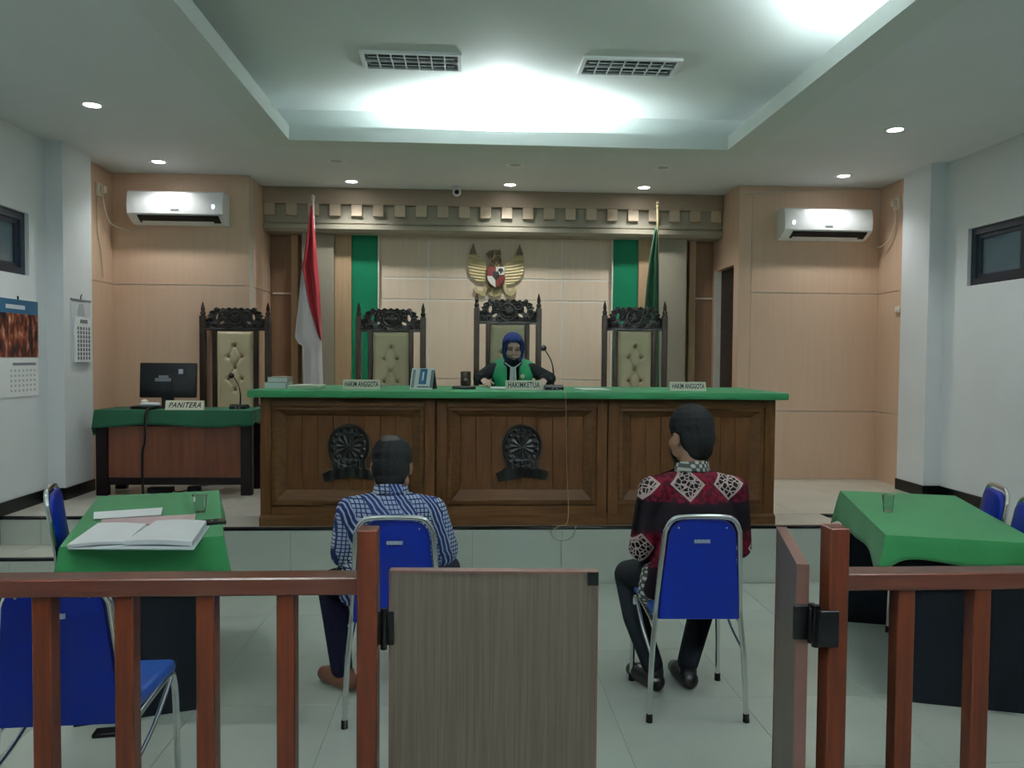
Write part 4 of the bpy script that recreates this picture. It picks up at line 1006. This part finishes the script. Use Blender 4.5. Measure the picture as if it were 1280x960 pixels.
def paper_quad(name, lb, pts, h, mt, z=TZ, sag=0.0, edge=None, cat='papers', lines=0):
    t = thing(name, lb, cat, (pts[0][0], pts[0][1], z))
    P = [Vector((x - pts[0][0], y - pts[0][1], 0)) for x, y in pts]
    def f(u, v):
        a = P[0].lerp(P[1], u); b = P[3].lerp(P[2], u); p = a.lerp(b, v); p.z = h + sag * math.sin(math.pi * u); return p
    MB().grid(f, 10, 8, (0, 0, -h + .0004)).build('sheets', mt, t, angle=60)
    for k in range(lines):
        v = .84 - k * .07; a = f(.12, v); b = f(.86, v); c = f(.86, v + .018); d = f(.12, v + .018)
        m = MB(); vs = [m.bm.verts.new(q + Vector((0, 0, .0009 + .0004 * 0))) for q in (a, b, c, d)]; m.bm.faces.new(vs)
        m.build('text_line', mat('faint_print', (.52, .57, .60), .7), t, smooth=False)
    return t
paper_quad('document_pile', 'open white document pages, thin half toward the side-on blue chair', [(-1.586, 3.19), (-1.382, 3.245), (-1.437, 3.585), (-1.655, 3.605)], .012, PAPER, TZ + .006, .004)
paper_quad('document_pile', 'open white document pages, thick half with several loose sheets', [(-1.376, 3.225), (-1.102, 3.20), (-1.18, 3.611), (-1.405, 3.618)], .019, PAPER, TZ + .006, .006)
paper_quad('loose_sheets', 'bluish white loose sheets under the open document pages', [(-1.58, 3.185), (-1.085, 3.165), (-1.16, 3.60), (-1.64, 3.60)], .005, PAPER_EDGE, TZ)
paper_quad('pink_folder', 'pink folder partly under the open documents', [(-1.655, 3.63), (-1.245, 3.63), (-1.310, 3.86), (-1.70, 3.74)], .006, PINK, TZ)
paper_quad('letter_sheet', 'single white letter with a printed heading beyond the pink folder', [(-1.735, 3.735), (-1.462, 3.825), (-1.525, 4.01), (-1.81, 3.90)], .003, PAPER, TZ + .0065, lines=0)
def cup(lb, x, y, z, r=.034, h=.085):
    t = thing('plastic_cup', lb, 'cup', (x, y, z))
    n = MB().lathe([(.001, 0), (r * .75, 0), (r, h), (r * 1.06, h + .001), (r * 1.06, h - .002), (r * .95, h - .002), (r * .72, .003), (.001, .003)], 20)
    n.build('cup_wall', CLEAR, t)
    MB().lathe([(r * .98, h), (r * 1.10, h + .001), (r * 1.10, h + .004), (r * .98, h + .004), (r * .98, h)], 20).build('rim', CLEAR, t)
cup('clear plastic cup standing on the table with the papers', -1.315, 3.93, TZ)
cup('clear plastic cup standing on the otherwise bare green table', 2.155, 3.90, TZ, .030, .085)
t = thing('mobile_phone', 'black mobile phone with dark case lying by the papers', 'phone', (-1.20, 3.66, TZ), R(-62))
MB().box((-.042, -.085, 0), (.042, .085, .012), bevel=.004, seg=2).build('phone_body', BLACKPLASTIC, t)
MB().box((-.036, -.078, .0118), (.036, .078, .0126)).build('phone_screen', mat('phone_glass', (.01, .03, .02), .1), t, smooth=False)
MB().lathe([(.001, 0), (.008, 0), (.008, .002), (.001, .002)], 12).build('ring_grip', CHROME, t, loc=(.0, .03, .0124))
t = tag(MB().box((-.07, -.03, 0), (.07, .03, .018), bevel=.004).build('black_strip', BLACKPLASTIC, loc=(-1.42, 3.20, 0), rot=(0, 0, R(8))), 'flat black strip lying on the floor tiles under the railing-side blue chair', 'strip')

# ------------------------------------------------------------------ railings and gates
def railing(lb, x_post, s, x_wall, bal):
    t = thing('railing', lb, 'railing', (x_post, 2.10, 0), 0, 'wooden railings')
    rel = lambda x: x - x_post
    MB().box((-.027, -.030, 0), (.027, .035, 1.071), bevel=.003).build('gate_post', RAILWOOD, t, smooth=False)
    xa, xb = sorted((rel(x_wall), s * .027))
    MB().box((xa, 0, .890), (xb, .078, .938), bevel=.004).build('top_rail', RAILWOOD_H, t, smooth=False)
    MB().box((xa, .012, .06), (xb, .062, .11), bevel=.003).build('bottom_rail', RAILWOOD_H, t, smooth=False)
    bm_ = MB().box((-.0245, .012, .11), (.0245, .062, .890), bevel=.003).mesh('baluster', smooth=False); bm_.materials.append(RAILWOOD)
    for x in bal: add('baluster', bm_, RAILWOOD, t, loc=(rel(x), 0, 0))
    return t
railing('wooden railing in front of the table with papers', -.263, -1, XL + .01, [-.484 - .2115 * k for k in range(13)])
railing('wooden railing in front of the bare green table', 1.013, 1, XR - .01, [1.228 + .221 * k for k in range(12)])
def gate(lb, hx, hy, rz, L, H, mirror):
    t = thing('gate', lb, 'gate', (hx, hy, 0), rz, 'low swing gates in the railing')
    MB().box((0, -.014, .07), (L, .014, H), bevel=.0015).build('gate_leaf', GATE, t, smooth=False)
    MB().box((-.001, -.0165, H - .001), (L + .001, .0165, H + .004)).build('top_edge', GATEEDGE, t, smooth=False)
    for x in (-.0015, L - .0025): MB().box((x, -.0165, .07), (x + .004, .0165, H)).build('side_edge', GATEEDGE, t, smooth=False)
    for z in (.30, .80):
        h = MB().box((-.034, -.020, z - .045), (.012, -.0145, z + .045), bevel=.002).build('hinge', BLACKMETAL, t, smooth=False)
        MB().cyl((-.014, -.022, z - .055), (-.014, -.022, z + .055), .009, n=10).build('hinge_pin', BLACKMETAL, h)
    return t
g = gate('closed grey wood-grain swing gate with black corner catch', -.206, 2.118, R(-3.0), .558, .952, 1)
MB().box((.530, -.019, .920), (.5595, -.0135, .9555)).build('corner_catch', BLACKMETAL, g, smooth=False)
g = gate('swing gate standing open beside the railing post, seen edge-on', .935, 2.125, R(74.5), .50, .955, -1)
for z in (.30, .80):
    Q = Matrix.Rotation(R(-74.5), 4, 'Z')
    for nm, a, b in (('hinge_plate', (-.030, -.016, z - .048), (.022, -.006, z + .048)), ('hinge_plate', (.022, -.066, z - .052), (.075, -.056, z + .048))):
        me = MB().box(a, b, bevel=.002).mesh(nm, smooth=False); me.transform(Q); add(nm, me, BLACKMETAL, g)
    me = MB().cyl((.024, -.035, z - .060), (.024, -.035, z + .055), .011, n=10).mesh('hinge_pin'); me.transform(Q); add('hinge_pin', me, BLACKMETAL, g)
    me = MB().box((.018, -.062, z - .046), (.030, -.010, z + .046)).mesh('hinge_bridge', smooth=False); me.transform(Q); add('hinge_bridge', me, BLACKMETAL, g)

# ------------------------------------------------------------------ people
class Person:
    def __init__(s, lb, base):
        s.b = Vector(base); s.t = thing('person', lb, 'person', base)
    def part(s, name, m, mt, voxel=.006, smooth=6, parent=None, label=None):
        o = blob(name, m, voxel, mt, parent or s.t, smooth, label)
        o.data.transform(Matrix.Translation(-s.b)); return o
    def hard(s, name, m, mt, parent=None, angle=50):
        o = m.build(name, mt, parent or s.t, angle=angle); o.data.transform(Matrix.Translation(-s.b)); return o
def head(m, c, rot, s=1.0):
    c = Vector(c); E = lambda p, r: m.ell(c + rot @ (Vector(p) * s), [x * s for x in r], rot)
    E((0, -.010, .022), (.075, .094, .092)); E((0, .030, -.045), (.058, .062, .062)); E((0, .066, -.092), (.026, .022, .018))
    E((0, .062, .03), (.055, .032, .035))
    for q in (-1, 1):
        E((q * .038, .058, -.032), (.028, .028, .030)); E((q * .079, -.004, -.012), (.010, .022, .032)); E((q * .052, .020, -.062), (.02, .04, .03))
        E((q * .030, .083, .020), (.022, .010, .008))
    m.cap(c + rot @ (Vector((0, .088, .012)) * s), .008 * s, c + rot @ (Vector((0, .106, -.028)) * s), .0135 * s)
    for q in (-1, 1): E((q * .012, .094, -.031), (.009, .010, .008))
    E((0, .087, -.062), (.022, .010, .006)); E((0, .085, -.073), (.019, .010, .007))
def hand(m, w, d, nrm, side, s=1.0, curl=.5):
    """palm and five fingers; d along the fingers, nrm out of the back of the hand, side=+1 thumb to d x nrm"""
    w, d, nrm = Vector(w), Vector(d).normalized(), Vector(nrm).normalized(); x = d.cross(nrm).normalized() * side
    rot = Matrix((x, d, nrm)).transposed()
    m.ell(w + d * .045 * s, (.040 * s, .052 * s, .016 * s), rot)
    for k, (o, L) in enumerate(((.027, .070), (.009, .080), (-.010, .074), (-.028, .058))):
        p = w + d * .082 * s + x * o * s; r = .0082 * s; a = 0; pts = [(p - d * .02 * s, r * 1.05)]
        for f in (.45, .32, .23):
            a += curl * .7; p = p + (d * math.cos(a) - nrm * math.sin(a) + x * o * 1.2) * L * f * s; pts.append((p.copy(), r)); r *= .93
        m.chain(pts)
    b = w + d * .022 * s + x * .030 * s
    m.chain([(b, .013 * s), (b + (x * .7 + d * .6 - nrm * .2) * .032 * s, .011 * s), (b + (x * .75 + d * 1.25 - nrm * .45) * .045 * s, .009 * s)])
def foot(m, heel, toe, r=.036, h=.045):
    heel, toe = Vector(heel), Vector(toe); d = toe - heel
    m.cap(heel + Vector((0, 0, r)), r, heel + d * .55 + Vector((0, 0, r)), r * 1.08)
    m.cap(heel + d * .55 + Vector((0, 0, r)), r * 1.08, toe - d.normalized() * r + Vector((0, 0, r * .8)), r * .8)
RX = lambda a: Matrix.Rotation(R(a), 3, 'X'); RZ = lambda a: Matrix.Rotation(R(a), 3, 'Z')

# --- man in black and red batik
p = Person('person in a black and red batik shirt with white diamonds, seated with back turned', (.985, 3.30, 0))
hc, hr = (.985, 3.425, 1.190), RZ(22) @ RX(-6)
LS, LE, LW = (.805, 3.37, .955), (.762, 3.40, .690), (.845, 3.66, .615)
RS, RE, RW = (1.165, 3.37, .955), (1.205, 3.40, .700), (1.10, 3.66, .615)
LH, LK, LA = (.89, 3.46, .56), (.785, 3.77, .475), (.862, 3.565, .11)
RH, RK, RA = (1.08, 3.46, .56), (1.215, 3.80, .50), (1.035, 3.585, .11)
m = MB(); head(m, hc, hr, 1.06)
m.chain([((.985, 3.40, 1.10), .052), ((.985, 3.375, 1.02), .056), ((.985, 3.36, .90), .09), ((.985, 3.40, .62), .10), ((.985, 3.45, .53), .10)])
m.chain([(LS, .05), ((.985, 3.37, .97), .06), (RS, .05)])
m.chain([(LS, .05), (LE, .038), (LW, .027)]); m.chain([(RS, .05), (RE, .038), (RW, .027)])
m.chain([(LH, .075), (LK, .050), (LA, .032)]); m.chain([(RH, .075), (RK, .050), (RA, .032)])
hand(m, LW, (.25, .9, -.2), (0, .2, 1), 1, 1.0); hand(m, RW, (-.25, .9, -.2), (0, .2, 1), -1, 1.0)
foot(m, (.872, 3.535, .012), (.79, 3.715, .012), .028); foot(m, (1.032, 3.555, .012), (1.005, 3.745, .012), .028)
p.part('body', m, SKIN, .006, 4)
m = MB(); E = lambda q, r: m.ell(Vector(hc) + hr @ (Vector(q) * 1.06), [x * 1.06 for x in r], hr)
E((0, -.010, .042), (.090, .104, .092)); E((0, -.045, -.010), (.080, .064, .075)); E((0, -.058, -.060), (.060, .038, .045))
p.part('hair', m, HAIR, .005, 4)
m = MB()
m.ell((.985, 3.372, .84), (.190, .118, .20)); m.ell((.985, 3.395, .64), (.178, .128, .17)); m.ell((.985, 3.365, .975), (.150, .080, .070))
m.chain([(LS, .062), ((.985, 3.365, .985), .072), (RS, .062)]); m.chain([(LS, .064), (LE, .054), (LW, .040)]); m.chain([(RS, .064), (RE, .054), (RW, .040)])
m.ell((.985, 3.42, .56), (.195, .15, .09)); m.cap((.825, 3.36, .60), .045, (.815, 3.37, .52), .05)
p.part('batik_shirt', m, BATIK_RED, .007, 5)
m = MB(); m.cap((.818, 3.385, .580), .056, (.812, 3.40, .495), .060); p.part('shirt_tail', m, COLLAR_P, .006, 3)
def collar(p, c, rx, ry, h, mt, tilt, flare=1.12):
    prof = lambda v: (1.0 - .02 + (flare - 1) * (1 - v))
    f = lambda u, v: Vector(c) + Vector((rx * prof(v) * math.cos(2 * math.pi * u), ry * prof(v) * math.sin(2 * math.pi * u), h * v - tilt * math.sin(2 * math.pi * u)))
    o = p.hard('collar', MB().grid(f, 40, 5), mt, angle=80)
    s = o.modifiers.new('t', 'SOLIDIFY'); s.thickness = .006
collar(p, (.985, 3.392, 1.028), .072, .068, .046, COLLAR_P, .014)
m = MB(); m.chain([(LH, .092), (LK, .068), ((.80, 3.66, .30), .060), (LA, .050)]); m.chain([(RH, .092), (RK, .068), ((1.12, 3.68, .30), .060), (RA, .050)])
m.ell((.985, 3.44, .562), (.185, .14, .085)); p.part('trousers', m, TROUSER, .007, 4)
for h, to in (((.872, 3.530, 0), (.780, 3.735, 0)), ((1.034, 3.548, 0), (1.004, 3.765, 0))):
    m = MB(); foot(m, h, to, .042); m.cap(Vector(h) + Vector((0, .02, .05)), .04, Vector(h) + Vector((0, .03, .085)), .042); p.part('shoe', m, SHOE_B, .005, 3)

# --- man in blue and white batik
p = Person('person in a blue and white batik shirt with thinning crown, seated with back turned', (-.325, 3.30, 0))
hc, hr = (-.336, 3.50, 1.045), RZ(-1) @ RX(-18)
LS, LE, LW = (-.505, 3.43, .855), (-.535, 3.50, .640), (-.44, 3.70, .60)
RS, RE, RW = (-.155, 3.43, .855), (-.110, 3.50, .650), (-.20, 3.70, .60)
LH, LK, LA = (-.42, 3.46, .56), (-.64, 3.74, .445), (-.572, 3.60, .10)
RH, RK, RA = (-.23, 3.46, .56), (-.10, 3.80, .50), (-.16, 3.66, .10)
m = MB(); head(m, hc, hr, 1.06)
m.chain([((-.335, 3.46, .97), .053), ((-.333, 3.43, .90), .056), ((-.328, 3.40, .78), .09), ((-.325, 3.42, .60), .10), ((-.325, 3.45, .53), .10)])
m.chain([(LS, .05), ((-.33, 3.42, .87), .06), (RS, .05)])
m.chain([(LS, .05), (LE, .038), (LW, .027)]); m.chain([(RS, .05), (RE, .038), (RW, .027)])
m.chain([(LH, .075), (LK, .050), (LA, .030)]); m.chain([(RH, .075), (RK, .050), (RA, .030)])
hand(m, LW, (.25, .9, -.2), (0, .2, 1), 1, 1.0); hand(m, RW, (-.25, .9, -.2), (0, .2, 1), -1, 1.0)
foot(m, (-.535, 3.59, .012), (-.675, 3.715, .012), .028); foot(m, (-.16, 3.64, .012), (-.13, 3.82, .012), .028)
p.part('body', m, SKIN, .006, 4)
m = MB(); E = lambda q, r: m.ell(Vector(hc) + hr @ (Vector(q) * 1.06), [x * 1.06 for x in r], hr)
E((0, -.008, .036), (.088, .100, .090)); E((0, -.044, -.020), (.081, .062, .074)); E((0, -.056, -.068), (.064, .040, .042))
hair = p.part('hair', m, HAIR, .005, 4)
m = MB(); E((-.004, -.072, .086), (.036, .019, .028)); E((-.016, -.060, .096), (.026, .020, .022)); E((.010, -.066, .090), (.028, .020, .024))
p.part('thin_crown', m, mat('thinning_hair_scalp', (.030, .023, .018), .7, col2=(.006, .005, .004), vscale=55), .004, 3, hair)
m = MB()
m.ell((-.327, 3.42, .76), (.185, .125, .17)); m.ell((-.325, 3.41, .62), (.185, .135, .17)); m.ell((-.33, 3.42, .875), (.140, .080, .062))
m.chain([(LS, .064), ((-.33, 3.42, .885), .070), (RS, .064)])
m.chain([(LS, .066), ((-.525, 3.455, .72), .070), ((-.530, 3.48, .665), .073)]); m.chain([(RS, .066), ((-.125, 3.455, .73), .072), ((-.112, 3.48, .675), .075)])
m.ell((-.325, 3.43, .55), (.195, .15, .09)); m.cap((-.49, 3.38, .60), .05, (-.50, 3.40, .50), .052)
p.part('batik_shirt', m, BATIK_BLUE, .007, 5)
collar(p, (-.334, 3.445, .922), .074, .068, .040, BATIK_BLUE, .020)
m = MB(); m.chain([(LH, .092), (LK, .070), ((-.61, 3.69, .30), .064), (LA, .050)]); m.chain([(RH, .092), (RK, .070), ((-.13, 3.73, .30), .062), (RA, .050)])
m.ell((-.325, 3.44, .562), (.185, .14, .085)); p.part('trousers', m, TROUSER_B, .007, 4)
for h, to in (((-.530, 3.580, 0), (-.700, 3.735, 0)), ((-.16, 3.63, 0), (-.128, 3.845, 0))):
    m = MB(); foot(m, h, to, .042); m.cap(Vector(h) + Vector((-.02, .02, .05)), .038, Vector(h) + Vector((-.02, .02, .075)), .038); p.part('shoe', m, SHOE_BR, .005, 3)

# --- judge
p = Person('person in a navy headscarf and black robe with green stole, reading at the bench', (.36, 6.55, ZP))
hc, hr = Vector((.360, 6.375, 1.605)), RZ(183) @ RX(-16)
LS, LE, LW = (.195, 6.45, 1.425), (.085, 6.30, 1.355), (.125, 6.135, 1.345)
RS, RE, RW = (.525, 6.45, 1.425), (.655, 6.30, 1.360), (.585, 6.12, 1.345)
m = MB(); head(m, hc, hr, .93)
m.chain([((.36, 6.40, 1.54), .045), ((.36, 6.44, 1.45), .050), ((.36, 6.47, 1.35), .085), ((.36, 6.54, 1.10), .095), ((.36, 6.58, .99), .10)])
m.chain([(LS, .042), ((.36, 6.46, 1.44), .055), (RS, .042)])
m.chain([(LS, .042), (LE, .033), (LW, .025)]); m.chain([(RS, .042), (RE, .033), (RW, .025)])
for q in (-1, 1): m.chain([((.36 + q * .10, 6.60, .98), .075), ((.36 + q * .10, 6.20, .96), .055), ((.36 + q * .10, 6.24, .50), .035), ((.36 + q * .10, 6.15, .425), .028)])
hand(m, LW, (.15, -.95, -.05), (0, .05, 1), -1, .92, .45); hand(m, RW, (-.2, -.95, -.05), (0, .05, 1), 1, .92, .45)
p.part('body', m, SKIN_J, .005, 3)
F = lambda q: hc + hr @ (Vector(q) * .93)
for q in (-1, 1):
    p.hard('eye', MB().ell(F((q * .030, .0885, .004)), (.0125, .006, .0048), hr), EYE)
    p.hard('eyebrow', MB().tube([F((q * .014, .0945, .026)), F((q * .030, .0945, .031)), F((q * .047, .086, .026))], .0026, 6, 4), HAIR)
p.hard('mouth', MB().ell(F((0, .0945, -.067)), (.019, .006, .0058), hr), LIPS)
m = MB(); E = lambda q, r: m.ell(F(q), [x * .93 for x in r], hr)
E((0, -.028, .030), (.094, .104, .104)); E((0, -.035, -.045), (.092, .088, .095)); E((0, .052, .095), (.060, .036, .032))
for q in (-1, 1): m.chain([(F((q * .045, .070, .088)), .020), (F((q * .074, .050, .050)), .020), (F((q * .078, .036, -.01)), .021), (F((q * .066, .036, -.07)), .022), (F((q * .03, .05, -.115)), .022)])
p.part('headscarf', m, HIJAB, .005, 4)
m = MB(); E((0, .030, -.125), (.060, .050, .032)); m.chain([((.36, 6.365, 1.50), .050), ((.36, 6.385, 1.44), .055)]); m.cap((.315, 6.375, 1.485), .03, (.405, 6.375, 1.485), .03)
p.part('inner_scarf', m, HIJAB_IN, .005, 4)
m = MB(); m.ell((.36, 6.475, 1.30), (.175, .105, .17)); m.ell((.36, 6.53, 1.08), (.18, .13, .18)); m.chain([(LS, .056), ((.36, 6.46, 1.440), .066), (RS, .056)])
m.chain([(LS, .058), (LE, .048), ((.118, 6.165, 1.352), .044)]); m.chain([(RS, .058), (RE, .050), ((.595, 6.15, 1.352), .044)])
for q in (-1, 1): m.chain([((.36 + q * .10, 6.60, .98), .09), ((.36 + q * .10, 6.20, .955), .07), ((.36 + q * .10, 6.235, .47), .07)])
p.part('robe', m, ROBE, .006, 4)
def stole(s):
    def f(u, v):
        # v: 0 back of the shoulder, .4 top, 1 lower front
        inner = .060 - .012 * min(1, max(0, v - .35) / .3) + .0 * v; outer = .196 - .070 * max(0, v - .40) / .60
        x = inner + (outer - inner) * u
        if v < .4: a = v / .4; y = 6.535 - .085 * a; z = 1.42 + .098 * math.sin(a * math.pi / 2)
        else: a = (v - .4) / .6; y = 6.45 - .105 * math.sin(min(1, a * 1.6) * math.pi / 2) - .012 * a; z = 1.518 - .255 * a ** 1.15
        z -= .060 * u * u * (1 if v < .5 else max(.35, 1 - (v - .5) * 2)); y += .03 * u * u * (v > .45)
        return (.36 + s * x, y, z)
    o = p.hard('green_stole', MB().grid(f, 12, 24), STOLE, angle=80)
    q = o.modifiers.new('t', 'SOLIDIFY'); q.thickness = .010; q.offset = 0
stole(-1); stole(1)
jb = MB()
jb.grid(lambda u, v: (.36 + (u - .5) * (.046 + .016 * v), 6.322 - .006 * math.sin(u * 9.4) - .004 * v, 1.452 - .17 * v), 16, 10, (0, .012, 0))
p.hard('jabot', jb, JABOT)
for s in (-1, 1): p.hard('jabot_band', MB().tube([(.36 + s * .070, 6.40, 1.498), (.36 + s * .058, 6.345, 1.478), (.36 + s * .018, 6.318, 1.448)], .0055, 8, 5), JABOT)
MB().lathe([(.001, 0), (.018, 0), (.016, .005), (.001, .007)], 14).build('badge', BRASS, p.t).matrix_basis = Matrix.Translation(Vector((.435, 6.305, 1.375)) - p.b) @ Matrix.Rotation(R(90), 4, 'X')
